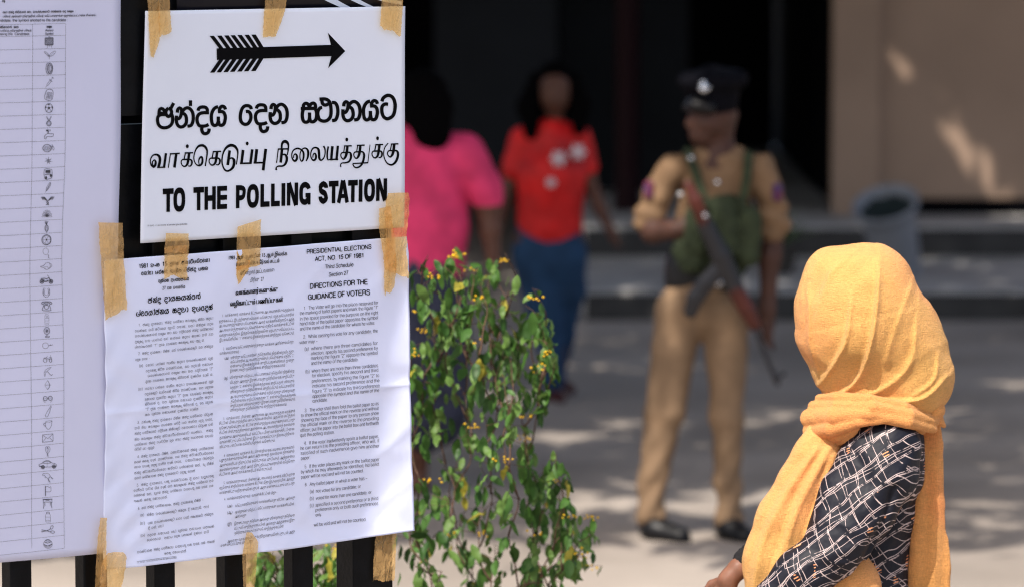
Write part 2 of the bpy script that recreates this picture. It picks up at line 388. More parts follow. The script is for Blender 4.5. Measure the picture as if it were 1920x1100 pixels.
# ------------------------------------------------------------------ setting
gm = MB().add([(-120, -40, 0), (120, -40, 0), (120, 200, 0), (-120, 200, 0)], [(0, 1, 2, 3)]).build('ground', M['ground'])
gm['kind'] = 'structure'
def cam_depth_x(px, Y): return (px - 960) / FPX * (Y * math.cos(PITCH) + .2)
YP1 = ground_at(1500, 600).y        # front of the low platform
YP2 = YP1 + 1.95                    # front of the plinth
YW = YP2 + .85                      # beige wall
xl = cam_depth_x(1092, YP1)
bld = empty('building', (0, YW, 0), 'dim open-fronted building with beige wall and black porch behind the policeman', 'building')
def bpart(mb, name, m, bev=0.0, parent=None):
    o = mb.build(name, m, parent or bld); o.location = (0, -YW, 0) if parent is None else (0, 0, 0)
    if bev: bevel(o, bev)
    return o
st = MB().box(((xl + 14) / 2, (YP1 + YP2) / 2 + .5, .085), (14 - xl, YP2 - YP1 + 1.0, .17)).build('platform', M['concrete_step'])
bevel(st, .02); st['kind'] = 'structure'
M['kerb_face'] = mat('dark_kerb', (.045, .043, .042), .8, var=.3, scale=5)  # dark tone for the thin strips over the step risers
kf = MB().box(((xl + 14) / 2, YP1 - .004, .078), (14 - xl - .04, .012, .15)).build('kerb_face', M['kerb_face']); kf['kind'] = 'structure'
bpart(MB().box(((xl + 15) / 2, YP2 + 6, .19), (15 - xl, 12, .38)), 'plinth', M['concrete_step'], .015)
xb = cam_depth_x(1562, YW)
bpart(MB().box((xb + 6, YW + .12, 2.4 + .383), (12, .24, 4.8)), 'beige_wall', M['wall_beige'], .03)
bpart(MB().box((xb + .14, YW - .03, 2.4 + .383), (.30, .10, 4.8)), 'pilaster', M['wall_beige'], .01)
bpart(MB().box((xb + 6, YW - .02, .383 + .05), (12, .05, .10)), 'shadow_gap_strip', M['wall_black'])  # black strip standing in for the shadow gap at the wall foot
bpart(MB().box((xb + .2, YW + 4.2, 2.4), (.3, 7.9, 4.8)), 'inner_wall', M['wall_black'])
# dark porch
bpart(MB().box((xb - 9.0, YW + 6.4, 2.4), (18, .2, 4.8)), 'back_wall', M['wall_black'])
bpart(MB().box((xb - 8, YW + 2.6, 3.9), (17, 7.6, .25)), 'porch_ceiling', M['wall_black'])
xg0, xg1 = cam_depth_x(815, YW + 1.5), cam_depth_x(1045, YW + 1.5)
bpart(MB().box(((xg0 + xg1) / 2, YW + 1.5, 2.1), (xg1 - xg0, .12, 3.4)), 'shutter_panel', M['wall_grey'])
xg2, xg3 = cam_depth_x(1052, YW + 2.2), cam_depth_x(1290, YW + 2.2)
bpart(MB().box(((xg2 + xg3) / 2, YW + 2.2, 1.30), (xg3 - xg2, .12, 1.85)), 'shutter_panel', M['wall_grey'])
xc = cam_depth_x(1176, YW + .3)
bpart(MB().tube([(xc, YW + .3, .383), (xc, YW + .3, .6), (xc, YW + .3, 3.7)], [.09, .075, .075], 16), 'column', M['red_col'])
bpart(MB().box((xb - 6, YW + .1, 4.25), (36, 2.2, .15)), 'roof_overhang', M['wall_beige'])

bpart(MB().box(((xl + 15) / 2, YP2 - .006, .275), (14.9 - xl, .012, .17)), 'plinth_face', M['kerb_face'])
# bin tilted on the platform
bp_ = P(1690, 528, 25.4)
bn = empty('waste_bin', (bp_.x, YP1 + .9, .17), 'grey plastic bin leaning on the step by the beige wall', 'bin')
b1 = MB(); nn_ = 24; prof = [(.125, 0), (.13, .02), (.165, .42), (.175, .47), (.195, .475), (.2, .51), (.185, .512), (.165, .46), (.12, .03), (0, .03)]
vv = []; ff = []
for r, z in prof:
    for k in range(nn_): vv.append((r * math.cos(2 * math.pi * k / nn_), r * math.sin(2 * math.pi * k / nn_), z))
for i in range(len(prof) - 1):
    for k in range(nn_): ff.append((i * nn_ + k, i * nn_ + (k + 1) % nn_, (i + 1) * nn_ + (k + 1) % nn_, (i + 1) * nn_ + k))
b1.add(vv, ff).build('bin_body', M['plastic'], bn, True)
lb = MB(); 
lv = [(.16 * math.cos(2 * math.pi * k / 20) * r, .16 * math.sin(2 * math.pi * k / 20) * r, .455 + .012 * math.sin(k * 2.3) * r) for r in (1, .5) for k in range(20)] + [(0, 0, .43)]
lf = [(k, (k + 1) % 20, 20 + (k + 1) % 20, 20 + k) for k in range(20)] + [(20 + k, 20 + (k + 1) % 20, 40) for k in range(20)]
lb.add(lv, lf).build('bin_liner', M['plastic_in'], bn, True)
bn.rotation_euler = (math.radians(27), math.radians(-14), 0); bn.scale = (1, 1, 1.03)

# ------------------------------------------------------------------ gate
gate = empty('gate', (GP(480, 1600, -.05).x, GP(480, 1600, -.05).y, 0), 'black steel gate that the notices are taped to', 'gate')
gl = np.array(gate.location)
AX = [GD, GN, [0, 0, 1]]
def gpart(mb, name, m=M['black_paint'], bev=.003, parent=gate):
    o = mb.build(name, m, parent); o.location = tuple(-gl)
    if bev: bevel(o, bev)
    return o
def bar_at(px, py, wpx):
    a = G([px - wpx / 2], [py])[0]; b = G([px + wpx / 2], [py])[0]; c = (a + b) / 2; wd = np.linalg.norm(b - a)
    return c, wd
for px, wpx in ((42, 40), (182, 44), (312, 38), (445, 40), (571, 38)):
    c, wd = bar_at(px, 1070, wpx); c = c - GN * .025; c[2] = 1.35
    gpart(MB().box(c, (wd, .04, 2.5), AX), 'bar')
c, wd = bar_at(702, 1045, 74); c = c - GN * .04; c[2] = 1.42
gpart(MB().box(c, (wd, .07, 2.84), AX), 'gate_post')
zj = G([245], [218])[0][2]; a = G([-900], [218])[0]; b = G([735], [218])[0]
L_ = np.linalg.norm((b - a)[:2]); c = (a + b) / 2 - GN * .0115
gpart(MB().box((c[0], c[1], zj + .35), (L_, .006, .70), AX), 'sheet_panel', bev=0)
gpart(MB().box((c[0] - GN[0] * .03, c[1] - GN[1] * .03, zj - .32), (L_, .03, .60), AX), 'lower_panel', bev=0)
gpart(MB().box((c[0], c[1], zj + .75), (L_, .05, .08), AX), 'top_rail')
gpart(MB().box((c[0], c[1], .12), (L_, .05, .08), AX), 'bottom_rail')

# ------------------------------------------------------------------ print engine
def catmull(pts, step):
    P_ = [np.array(p, float) for p in pts]
    if len(P_) == 2:
        n = max(1, int(np.linalg.norm((P_[1] - P_[0])[:2]) / step)); return [P_[0] + (P_[1] - P_[0]) * i / n for i in range(n + 1)]
    out = []; Q = [2 * P_[0] - P_[1]] + P_ + [2 * P_[-1] - P_[-2]]
    if np.allclose(P_[0][:2], P_[-1][:2]): Q[0] = P_[-2]; Q[-1] = P_[1]
    for i in range(1, len(Q) - 2):
        n = max(2, int(np.linalg.norm((Q[i + 1] - Q[i])[:2]) / step))
        for j in range(n):
            t = j / n
            out.append(.5 * ((2 * Q[i]) + (-Q[i - 1] + Q[i + 1]) * t + (2 * Q[i - 1] - 5 * Q[i] + 4 * Q[i + 1] - Q[i + 2]) * t * t + (-Q[i - 1] + 3 * Q[i] - 3 * Q[i + 1] + Q[i + 2]) * t ** 3))
    out.append(P_[-1]); return out
class Ink:
    """flat print collected in image pixels, laid on a sheet afterwards"""
    def __init__(s): s.v = []; s.f = []; s.z = []; s.k = 0
    def stroke(s, pts, w_=None, step=1.5):
        """pts: (x,y) with w_ = half width, or (x,y,half width)"""
        pts = [(p[0], p[1], p[2] if len(p) > 2 else w_) for p in pts]; q = catmull(pts, step); n0 = len(s.v); s.k = (s.k + 1) % 7
        for i, p in enumerate(q):
            t = q[min(i + 1, len(q) - 1)][:2] - q[max(i - 1, 0)][:2]; t = t / (np.linalg.norm(t) + 1e-9); nrm = np.array([-t[1], t[0]]) * p[2]
            s.v += [tuple(p[:2] + nrm), tuple(p[:2] - nrm)]; s.z += [s.k * 1e-5] * 2
        for i in range(len(q) - 1): a = n0 + 2 * i; s.f.append((a, a + 1, a + 3, a + 2))
    def dot(s, x, y, rx, ry, n=14):
        n0 = len(s.v); s.v += [(x + rx * math.cos(2 * math.pi * k / n), y + ry * math.sin(2 * math.pi * k / n)) for k in range(n)]; s.z += [0] * n; s.f.append(tuple(range(n0, n0 + n)))
    def ellipse(s, x, y, rx, ry, w_, rot=0, n=18, a0=0, a1=2 * math.pi):
        pts = []
        for k in range(n + 1):
            a = a0 + (a1 - a0) * k / n; ex, ey = rx * math.cos(a), ry * math.sin(a)
            pts.append((x + ex * math.cos(rot) - ey * math.sin(rot), y + ex * math.sin(rot) + ey * math.cos(rot)))
        s.stroke(pts, w_, 4)
    def poly(s, pts):
        n0 = len(s.v); s.v += [tuple(p) for p in pts]; s.z += [0] * len(pts); s.f.append(tuple(range(n0, n0 + len(pts))))
    def ladder(s, A, B, n=12):
        """strip between two straight or bent edges"""
        def rs(E):
            E = np.array(E, float); d = np.r_[0, np.cumsum(np.linalg.norm(np.diff(E, axis=0), axis=1))]; t = np.linspace(0, d[-1], n + 1)
            return np.stack([np.interp(t, d, E[:, 0]), np.interp(t, d, E[:, 1])], 1)
        a, b = rs(A), rs(B); n0 = len(s.v)
        for p, q in zip(a, b): s.v += [tuple(p), tuple(q)]; s.z += [0, 0]
        for i in range(n): s.f.append((n0 + 2 * i, n0 + 2 * i + 1, n0 + 2 * i + 3, n0 + 2 * i + 2))
    def put(s, name, sheet, parent, m=None, lift=.0013):
        if not s.v: return
        v = np.array(s.v); p = G(v[:, 0], v[:, 1], sheet.relief(v[:, 0], v[:, 1]) + lift + np.array(s.z))
        o = mesh(name, p - np.array(parent.location), s.f, m or M['ink'], parent); return o
_tc = {}
def text_tris(txt, offset=0.0, res=2):
    key = (txt, offset, res)
    if key in _tc: return _tc[key]
    c = bpy.data.curves.new('t', 'FONT'); c.body = txt; c.resolution_u = res; c.offset = offset
    o = bpy.data.objects.new('t', c); COL.objects.link(o)
    bpy.context.view_layer.update()
    me = bpy.data.meshes.new_from_object(o.evaluated_get(bpy.context.evaluated_depsgraph_get()))
    v = np.array([p.co[:2] for p in me.vertices]); f = [tuple(p.vertices) for p in me.polygons]
    bpy.data.objects.remove(o); bpy.data.meshes.remove(me); bpy.data.curves.remove(c)
    _tc[key] = (v, f); return v, f
def add_text(ink, txt, x0, y0, x1, y1, cap, offset=0.0, lean=0.015, capref=.69, res=2):
    """baseline from (x0,y0) to (x1,y1), cap = capital height in px"""
    if all(ord(q) < 0x0b00 or 0x2000 < ord(q) < 0x2100 for q in txt):
        return add_latin(ink, txt, x0, y0, x1, y1, cap, cap * .044 if offset < .003 else cap * (.058 if offset < .0075 else .082), lean)
    v, f = text_tris(txt, -.003, res)
    if not len(v): return
    mn, mx = v[:, 0].min(), v[:, 0].max(); u = (v[:, 0] - mn) / (mx - mn); h = v[:, 1] / capref * cap
    n0 = len(ink.v)
    X = x0 + u * (x1 - x0) + h * lean; Y = y0 + u * (y1 - y0) - h
    for k_ in range(3 if offset > .015 else 2 if offset > .006 else 1):
        n0 = len(ink.v); ink.v += list(zip(X + .42 * k_, Y)); ink.z += [k_ * 2e-5] * len(X); ink.f += [tuple(i + n0 for i in q) for q in f]

# small stroke face for Latin lines (capital height 1, y up): advance, strokes
_b = [(.52,.36),(.45,.62),(.28,.72),(.11,.62),(.05,.36),(.11,.1),(.28,0),(.45,.1),(.52,.36)]
_n = [(.08,.45),(.14,.62),(.30,.72),(.44,.66),(.49,.5),(.49,0)]
LA = {
 'A': (.72, [[(.03,0),(.36,1)],[(.69,0),(.36,1)],[(.16,.34),(.56,.34)]]), 'B': (.72, [[(.08,0),(.08,1)],[(.08,1),(.42,1),(.60,.92),(.60,.64),(.42,.54),(.08,.54)],[(.42,.54),(.62,.46),(.66,.25),(.56,.04),(.38,0),(.08,0)]]),
 'C': (.76, [[(.70,.72),(.58,.95),(.38,1.01),(.16,.88),(.07,.5),(.16,.12),(.38,-.01),(.58,.06),(.71,.30)]]), 'D': (.76, [[(.08,0),(.08,1)],[(.08,1),(.38,1),(.60,.88),(.69,.5),(.60,.12),(.38,0),(.08,0)]]),
 'E': (.68, [[(.08,0),(.08,1)],[(.08,1),(.62,1)],[(.08,.53),(.57,.53)],[(.08,0),(.64,0)]]), 'F': (.62, [[(.08,0),(.08,1)],[(.08,1),(.60,1)],[(.08,.52),(.54,.52)]]),
 'G': (.80, [[(.70,.72),(.58,.95),(.38,1.01),(.16,.88),(.07,.5),(.16,.12),(.38,-.01),(.56,.04),(.70,.18)],[(.71,0),(.71,.48)],[(.71,.48),(.42,.48)]]), 'H': (.76, [[(.08,0),(.08,1)],[(.67,0),(.67,1)],[(.08,.53),(.67,.53)]]),
 'I': (.27, [[(.13,0),(.13,1)]]), 'L': (.60, [[(.08,0),(.08,1)],[(.08,0),(.57,0)]]), 'N': (.76, [[(.08,0),(.08,1)],[(.08,1),(.67,0)],[(.67,0),(.67,1)]]),
 'O': (.80, [[(.74,.5),(.64,.88),(.40,1.01),(.16,.88),(.06,.5),(.16,.12),(.40,-.01),(.64,.12),(.74,.5)]]), 'P': (.70, [[(.08,0),(.08,1)],[(.08,1),(.42,1),(.62,.9),(.62,.56),(.42,.46),(.08,.46)]]),
 'R': (.74, [[(.08,0),(.08,1)],[(.08,1),(.44,1),(.64,.9),(.62,.6),(.44,.52),(.08,.52)],[(.44,.52),(.60,.40),(.64,.12),(.70,0)]]), 'S': (.70, [[(.60,.74),(.52,.95),(.34,1.01),(.13,.92),(.10,.68),(.30,.55),(.52,.46),(.63,.28),(.54,.05),(.34,-.01),(.12,.06),(.06,.30)]]),
 'T': (.64, [[(.32,0),(.32,1)],[(.02,1),(.62,1)]]), 'U': (.76, [[(.08,1),(.08,.3),(.18,.05),(.38,-.01),(.57,.05),(.67,.3),(.67,1)]]), 'V': (.70, [[(.03,1),(.35,0)],[(.67,1),(.35,0)]]), 'W': (.96, [[(.03,1),(.25,0)],[(.25,0),(.48,1)],[(.48,1),(.71,0)],[(.71,0),(.93,1)]]),
 'a': (.57, [[(.07,.52),(.14,.68),(.30,.72),(.45,.64),(.47,.45),(.47,.12),(.53,0)],[(.47,.42),(.20,.36),(.06,.22),(.12,.03),(.28,0),(.47,.18)]]), 'b': (.58, [[(.07,0),(.07,1)],_b]), 'c': (.52, [[(.48,.5),(.40,.68),(.27,.72),(.11,.62),(.05,.36),(.11,.1),(.27,0),(.40,.04),(.48,.22)]]),
 'd': (.58, [[(.51,0),(.51,1)],_b]), 'e': (.57, [[(.06,.38),(.51,.38)],[(.51,.38),(.46,.62),(.29,.72),(.11,.62),(.05,.36),(.11,.08),(.29,0),(.43,.04),(.50,.2)]]), 'f': (.30, [[(.13,0),(.13,.8),(.18,.97),(.30,1)],[(.01,.70),(.27,.70)]]),
 'g': (.58, [_b,[(.51,.72),(.51,.02),(.45,-.2),(.28,-.28),(.09,-.2)]]), 'h': (.56, [[(.08,0),(.08,1)],_n]), 'i': (.24, [[(.12,0),(.12,.72)],[(.12,.9),(.12,1)]]), 'j': (.24, [[(.12,.72),(.12,-.2)],[(.12,.9),(.12,1)]]), 'k': (.50, [[(.08,0),(.08,1)],[(.08,.26),(.44,.72)],[(.20,.42),(.48,0)]]), 'l': (.24, [[(.12,0),(.12,1)]]),
 'm': (.86, [[(.08,0),(.08,.72)],[(.08,.45),(.14,.64),(.27,.72),(.39,.66),(.43,.5),(.43,0)],[(.43,.45),(.49,.64),(.62,.72),(.74,.66),(.78,.5),(.78,0)]]), 'n': (.56, [[(.08,0),(.08,.72)],_n]), 'o': (.57, [_b]), 'p': (.58, [[(.07,-.28),(.07,.72)],_b]), 'q': (.58, [[(.51,-.28),(.51,.72)],_b]),
 'r': (.35, [[(.08,0),(.08,.72)],[(.08,.42),(.15,.64),(.34,.71)]]), 's': (.51, [[(.44,.54),(.36,.69),(.24,.72),(.09,.65),(.09,.48),(.26,.39),(.44,.28),(.44,.08),(.27,0),(.12,.03),(.05,.18)]]), 't': (.30, [[(.13,.92),(.13,.12),(.18,0),(.28,.01)],[(.01,.70),(.27,.70)]]),
 'u': (.56, [[(.07,.72),(.07,.2),(.14,.03),(.27,0),(.42,.08),(.48,.27)],[(.48,0),(.48,.72)]]), 'v': (.50, [[(.03,.72),(.25,0)],[(.47,.72),(.25,0)]]), 'w': (.72, [[(.03,.72),(.19,0)],[(.19,0),(.36,.72)],[(.36,.72),(.53,0)],[(.53,0),(.69,.72)]]), 'x': (.5, [[(.04,0),(.46,.72)],[(.04,.72),(.46,0)]]), 'y': (.50, [[(.03,.72),(.25,.02)],[(.47,.72),(.25,0),(.18,-.22),(.06,-.27)]]), 'z': (.5, [[(.05,.72),(.44,.72)],[(.44,.72),(.05,0)],[(.05,0),(.45,0)]]),
 '0': (.56, [[(.50,.5),(.43,.88),(.28,1),(.13,.88),(.06,.5),(.13,.12),(.28,0),(.43,.12),(.50,.5)]]), '1': (.56, [[(.34,0),(.34,1)],[(.12,.72),(.26,.80),(.34,1)]]), '2': (.56, [[(.06,.68),(.12,.9),(.28,1),(.44,.92),(.49,.7),(.40,.48),(.18,.28),(.06,0)],[(.06,0),(.50,0)]]), '3': (.56, [[(.07,.74),(.14,.93),(.28,1),(.43,.92),(.45,.65),(.24,.53)],[(.24,.53),(.46,.45),(.50,.22),(.40,.03),(.26,0),(.11,.06),(.05,.25)]]),
 '4': (.56, [[(.40,0),(.40,1)],[(.40,1),(.04,.32)],[(.04,.28),(.52,.28)]]), '5': (.56, [[(.46,1),(.14,1)],[(.14,1),(.08,.5)],[(.08,.5),(.28,.64),(.46,.52),(.50,.3),(.40,.05),(.25,0),(.11,.06),(.05,.24)]]), '6': (.56, [[(.47,.8),(.36,.98),(.22,.97),(.10,.75),(.06,.4),(.13,.08),(.28,0),(.44,.08),(.50,.33),(.42,.56),(.26,.62),(.08,.42)]]), '7': (.56, [[(.05,1),(.50,1)],[(.50,1),(.30,.6),(.20,0)]]),
 '8': (.56, [[(.28,.54),(.12,.66),(.10,.88),(.28,1),(.46,.88),(.44,.66),(.28,.54),(.10,.42),(.05,.2),(.14,.03),(.28,0),(.42,.03),(.51,.2),(.46,.42),(.28,.54)]]), '9': (.56, [[(.09,.2),(.20,.02),(.34,.03),(.46,.25),(.50,.6),(.43,.92),(.28,1),(.12,.92),(.06,.67),(.14,.44),(.30,.38),(.48,.58)]]),
 '.': (.28, [[(.12,0),(.12,.08)]]), ',': (.28, [[(.13,.08),(.08,-.16)]]), ';': (.28, [[(.13,.08),(.08,-.16)],[(.13,.6),(.13,.68)]]), ':': (.28, [[(.13,0),(.13,.08)],[(.13,.6),(.13,.68)]]), '–': (.56, [[(.02,.36),(.54,.36)]]), '-': (.34, [[(.03,.36),(.3,.36)]]), '“': (.34, [[(.08,1),(.08,.74)],[(.24,1),(.24,.74)]]), '”': (.34, [[(.08,1),(.08,.74)],[(.24,1),(.24,.74)]]),
 '(': (.34, [[(.28,1.05),(.10,.7),(.10,.1),(.28,-.25)]]), ')': (.34, [[(.06,1.05),(.24,.7),(.24,.1),(.06,-.25)]]), '/': (.28, [[(.0,0),(.28,1)]]), ' ': (.28, []),
}
def add_latin(ink, txt, x0, y0, x1, y1, cap, wd=.4, lean=0.015):
    W = sum(LA.get(c, LA[' '])[0] + .035 for c in txt) - .035; nsp = 0; sx = (x1 - x0) / W; x = 0
    for c in txt:
        g = LA.get(c, LA[' '])
        for st_ in g[1]: ink.stroke([(x0 + (a + x) * sx + b * cap * lean, y0 + (y1 - y0) * (a + x) / W - b * cap) for a, b in st_], wd, 2.0)
        x += g[0] + .035
# small stroke face for the Sinhala lines (x height 1, y up)
SI = {
 'න': (1.05, [[(.05,.75),(.1,.95),(.3,.98),(.35,.7),(.25,.42),(.08,.4)], [(.05,.55),(.05,.25),(.2,.03),(.45,.03),(.58,.3),(.5,.6),(.3,.68)], [(.4,.8),(.6,1),(.85,.85),(.95,.5),(.85,.1),(.62,.02)]]),
 'ත': (1.05, [[(.45,.3),(.5,.5),(.3,.62),(.1,.4),(.2,.1),(.5,0),(.8,.1),(.95,.5),(.85,.85),(.5,1),(.2,.95),(.08,.75)]]),
 'ස': (1.1, [[(.0,.55),(1,.55)],[(.15,.55),(.2,.95),(.4,.9),(.5,.6)],[(.5,.6),(.6,.95),(.85,.95),(.9,.55)],[(.1,.5),(.05,.2),(.25,0),(.5,.2),(.5,.45)],[(.5,.2),(.75,0),(.98,.2),(.92,.5)]]),
 'ක': (1.2, [[(.0,.5),(1,.5)],[(.15,.55),(.2,.95),(.4,.9),(.5,.5)],[(.1,.5),(.05,.2),(.25,0),(.5,.2),(.5,.5)],[(.5,.2),(.75,0),(1.05,.2),(1.05,.6),(.85,.95),(.6,.9)]]),
 'ය': (1.1, [[(.5,.95),(.2,.8),(.02,.5),(.08,.1),(.3,0),(.48,.15),(.5,.5)],[(.5,.2),(.7,0),(.95,.2),(.98,.5),(.8,.68),(.5,.68)],[(.6,.65),(.62,.9),(.8,1),(.95,.8)]]),
 'ප': (1.05, [[(.2,.95),(.03,.6),(.08,.15),(.35,0),(.7,.05),(.95,.35),(.9,.75),(.7,.95)],[(.35,.45),(.6,.45),(.9,.5)]]),
 'ව': (1.05, [[(.1,.6),(.15,.95),(.5,1),(.9,.8),(.95,.4),(.75,.05),(.4,0),(.1,.1),(.05,.35),(.3,.5),(.6,.4)]]),
 'ම': (1.1, [[(.1,.7),(.15,.98),(.4,.95),(.42,.6),(.1,.5),(.03,.2),(.3,0),(.7,0),(.97,.3),(.9,.7),(.7,.9),(.5,.7)]]),
 'ර': (.7, [[(.05,.7),(.15,1),(.45,1),(.5,.65),(.1,.55),(.02,.25),(.2,0),(.5,.05),(.55,.3)]]),
 'ල': (1.1, [[(.95,.9),(.98,.5),(.7,0),(.3,0),(.05,.3),(.1,.8),(.35,1),(.55,.8),(.5,.5),(.3,.4)]]),
 'ද': (.85, [[(.1,.75),(.2,.97),(.6,1),(.72,.85),(.72,.62),(.3,.6),(.05,.4),(.1,.1),(.4,0),(.75,.08)],[(.4,0),(.38,-.3),(.6,-.45),(.8,-.3),(.8,-.15)]]),
 'හ': (1.05, [[(.05,.6),(.1,.95),(.4,1),(.5,.7),(.35,.5),(.1,.5),(.05,.2),(.3,0),(.7,.05),(.95,.4),(.9,.9)]]),
 'ග': (1.1, [[(.05,.1),(.05,.6),(.2,.95),(.45,.9),(.5,.6),(.5,0)],[(.5,.6),(.6,.95),(.85,.95),(.98,.6),(.95,.2),(.75,0),(.6,.2)]]),
 'ට': (1.05, [[(.1,.95),(.2,1.25),(.5,1.4),(.85,1.1),(.95,.6),(.8,.15),(.5,0),(.15,.15),(.05,.5),(.2,.85),(.5,.85)]]),
 'ඡ': (1.1, [[(.1,.75),(.12,.93),(.3,1),(.42,.8),(.5,.58)],[(.65,1),(.5,.85),(.55,.6),(.72,.55),(.82,.75),(.65,1)],[(.45,.62),(.15,.6),(.03,.35),(.15,.05),(.45,0),(.85,.15),(.92,.6)],[(.75,1),(.95,1.35)]]),
 'ණ': (1.5, [[(.0,.5),(1,.5)],[(.15,.55),(.2,.95),(.4,.9),(.5,.5)],[(.1,.5),(.05,.2),(.25,0),(.5,.2),(.5,.5)],[(.5,.2),(.75,0),(.9,.3),(.9,.9)],[(.9,.3),(1.1,0),(1.4,.2),(1.4,.6),(1.2,.9)]]),
 'අ': (1.2, [[(.05,.6),(.1,.95),(.5,1),(.9,.7),(.95,.3),(.6,0),(.2,0),(.03,.25),(.3,.45),(.6,.3)],[(.9,.6),(1.1,.9)]]),
 'උ': (.9, [[(.05,.6),(.1,.95),(.5,1),(.75,.8),(.5,.55),(.15,.4),(.05,.15),(.3,0),(.6,.05),(.75,-.2),(.4,-.4)]]),
 'එ': (1.0, [[(.2,.9),(.03,.5),(.1,.1),(.4,0),(.8,.1),(.95,.5),(.7,.8),(.45,.6),(.6,.35)]]),
 'ඉ': (1.0, [[(.1,.9),(.6,1),(.8,.8),(.3,.55),(.05,.3),(.3,0),(.8,.05),(.9,.3)]]),
 'ා': (.5, [[(.05,1),(.3,.95),(.4,.5),(.3,.05),(.05,0)]]),
 'ෙ': (.9, [[(.75,.75),(.6,.97),(.3,.95),(.08,.6),(.08,.25),(.35,0),(.68,.15),(.75,.45),(.6,.68),(.42,.68)]]),
 '්': (0, [[(-.35,1.05),(-.3,1.4)]]), 'ි': (0, [[(-.8,1.1),(-.5,1.4),(-.15,1.1)]]), 'ී': (0, [[(-.8,1.1),(-.5,1.4),(-.15,1.1),(-.2,1.4)]]),
 'ු': (0, [[(-.5,0),(-.3,-.4),(.05,-.4),(.1,-.05)]]), 'ැ': (.4, [[(.05,.95),(.3,.8),(.3,0),(.1,-.3)]]), 'ං': (.5, [[(.1,.3),(.3,.5),(.4,.3),(.2,.15),(.1,.3)]]),
 'ෂ': None, 'භ': None, 'ධ': None,
}
for k_, r_ in {'ෂ':'ප','ෝ':None,'භ':'හ','ධ':'ට','ථ':'ට','ජ':'ඡ','ච':'ව','බ':'ඡ','ළ':'ල','ඳ':'ද','ඛ':'බ','ඩ':'ව','ඇ':'අ','ආ':'අ','ලු':'ල','ශ':'ග'}.items():
    if r_ and SI.get(r_): SI[k_] = SI[r_]
def si_layout(txt):
    out = []; x = 0; i = 0; txt = txt.replace('\u200d', '')
    def put(ch):
        nonlocal x
        g = SI.get(ch)
        if g:
            for st_ in g[1]: out.append(('s', [(a + x, b) for a, b in st_]))
            x += g[0] + (.12 if g[0] else 0)
    while i < len(txt):
        ch = txt[i]; nx = txt[i + 1] if i + 1 < len(txt) else ''
        if ch == ' ': x += .75
        elif nx in 'ෙේොෝ' and nx: put('ෙ'); put(ch); (put('ා') if nx in 'ොෝ' else None); (put('්') if nx in 'ේෝ' else None); i += 1
        elif ch in SI: put(ch)
        else:
            g = LA.get(ch)
            if g:
                for st_ in g[1]: out.append(('s', [(a * 1.35 + x, b * 1.35) for a, b in st_]))
                x += g[0] * 1.35 + .1
            else: x += .2
        i += 1
    return out, x
def add_si(ink, txt, x0, y0, x1, y1, xh, wd=.55, lean=0.015):
    items, W = si_layout(txt); sx = (x1 - x0) / W
    def mp(a, b): return (x0 + a * sx + b * xh * lean, y0 + (y1 - y0) * a / W - b * xh)
    for it in items:
        if it[0] == 's': ink.stroke([mp(a, b) for a, b in it[1]], wd, 2.2)
        else:
            v, f = text_tris(it[1]); n0 = len(ink.v)
            q = [mp(it[2] + a * 1.6, b * 1.9) for a, b in v]; ink.v += q; ink.z += [0] * len(q); ink.f += [tuple(i + n0 for i in g) for g in f]

# ------------------------------------------------------------------ sheets of paper
class Sheet:
    def __init__(s, name, TL, TR, BR, BL, base, relief, m, label, cat, nu=70, nv=70, edge=None):
        s.base = base; s._r = relief
        u, v = np.meshgrid(np.linspace(0, 1, nu + 1), np.linspace(0, 1, nv + 1))
        TL, TR, BR, BL = map(np.array, (TL, TR, BR, BL))
        X = (1 - v) * ((1 - u) * TL[0] + u * TR[0]) + v * ((1 - u) * BL[0] + u * BR[0])
        Y = (1 - v) * ((1 - u) * TL[1] + u * TR[1]) + v * ((1 - u) * BL[1] + u * BR[1])
        if edge: dx, dy = edge(u, v); X = X + dx; Y = Y + dy
        P_ = G(X, Y, s.relief(X, Y).ravel())
        org = P_[len(P_) // 2]
        root = mesh(name, P_ - org, [(j * (nu + 1) + i, (j + 1) * (nu + 1) + i, (j + 1) * (nu + 1) + i + 1, j * (nu + 1) + i + 1) for j in range(nv) for i in range(nu)], m, None, True)
        root.location = org; tag(root, label, cat); s.root = root
        so = root.modifiers.new('thickness', 'SOLIDIFY'); so.thickness = .0003; so.offset = -1
        # keep printing clear of the paper whichever way the thickness grows
    def relief(s, X, Y): return s.base + s._r(np.asarray(X, float), np.asarray(Y, float))
def crease(d, wd, a): return a * np.exp(-np.abs(d) / wd)
def rel_left(X, Y):
    r = .0035 * np.sin(X / 70 + .4) + .003 * np.sin(Y / 140.) + .0015 * np.sin((X + Y) / 60)
    r += crease(Y - (458 - .03 * X), 5, .0016)
    r -= .003 * np.clip((Y - 950) / 100, 0, 1) ** 2 * np.clip((X - 60) / 160, 0, 1)
    return r
def rel_sign(X, Y): return .0018 * np.sin(X / 95 + 1) + .0015 * np.sin(Y / 80. + X / 200) + .004 * np.clip((X - 700) / 60, 0, 1) ** 2
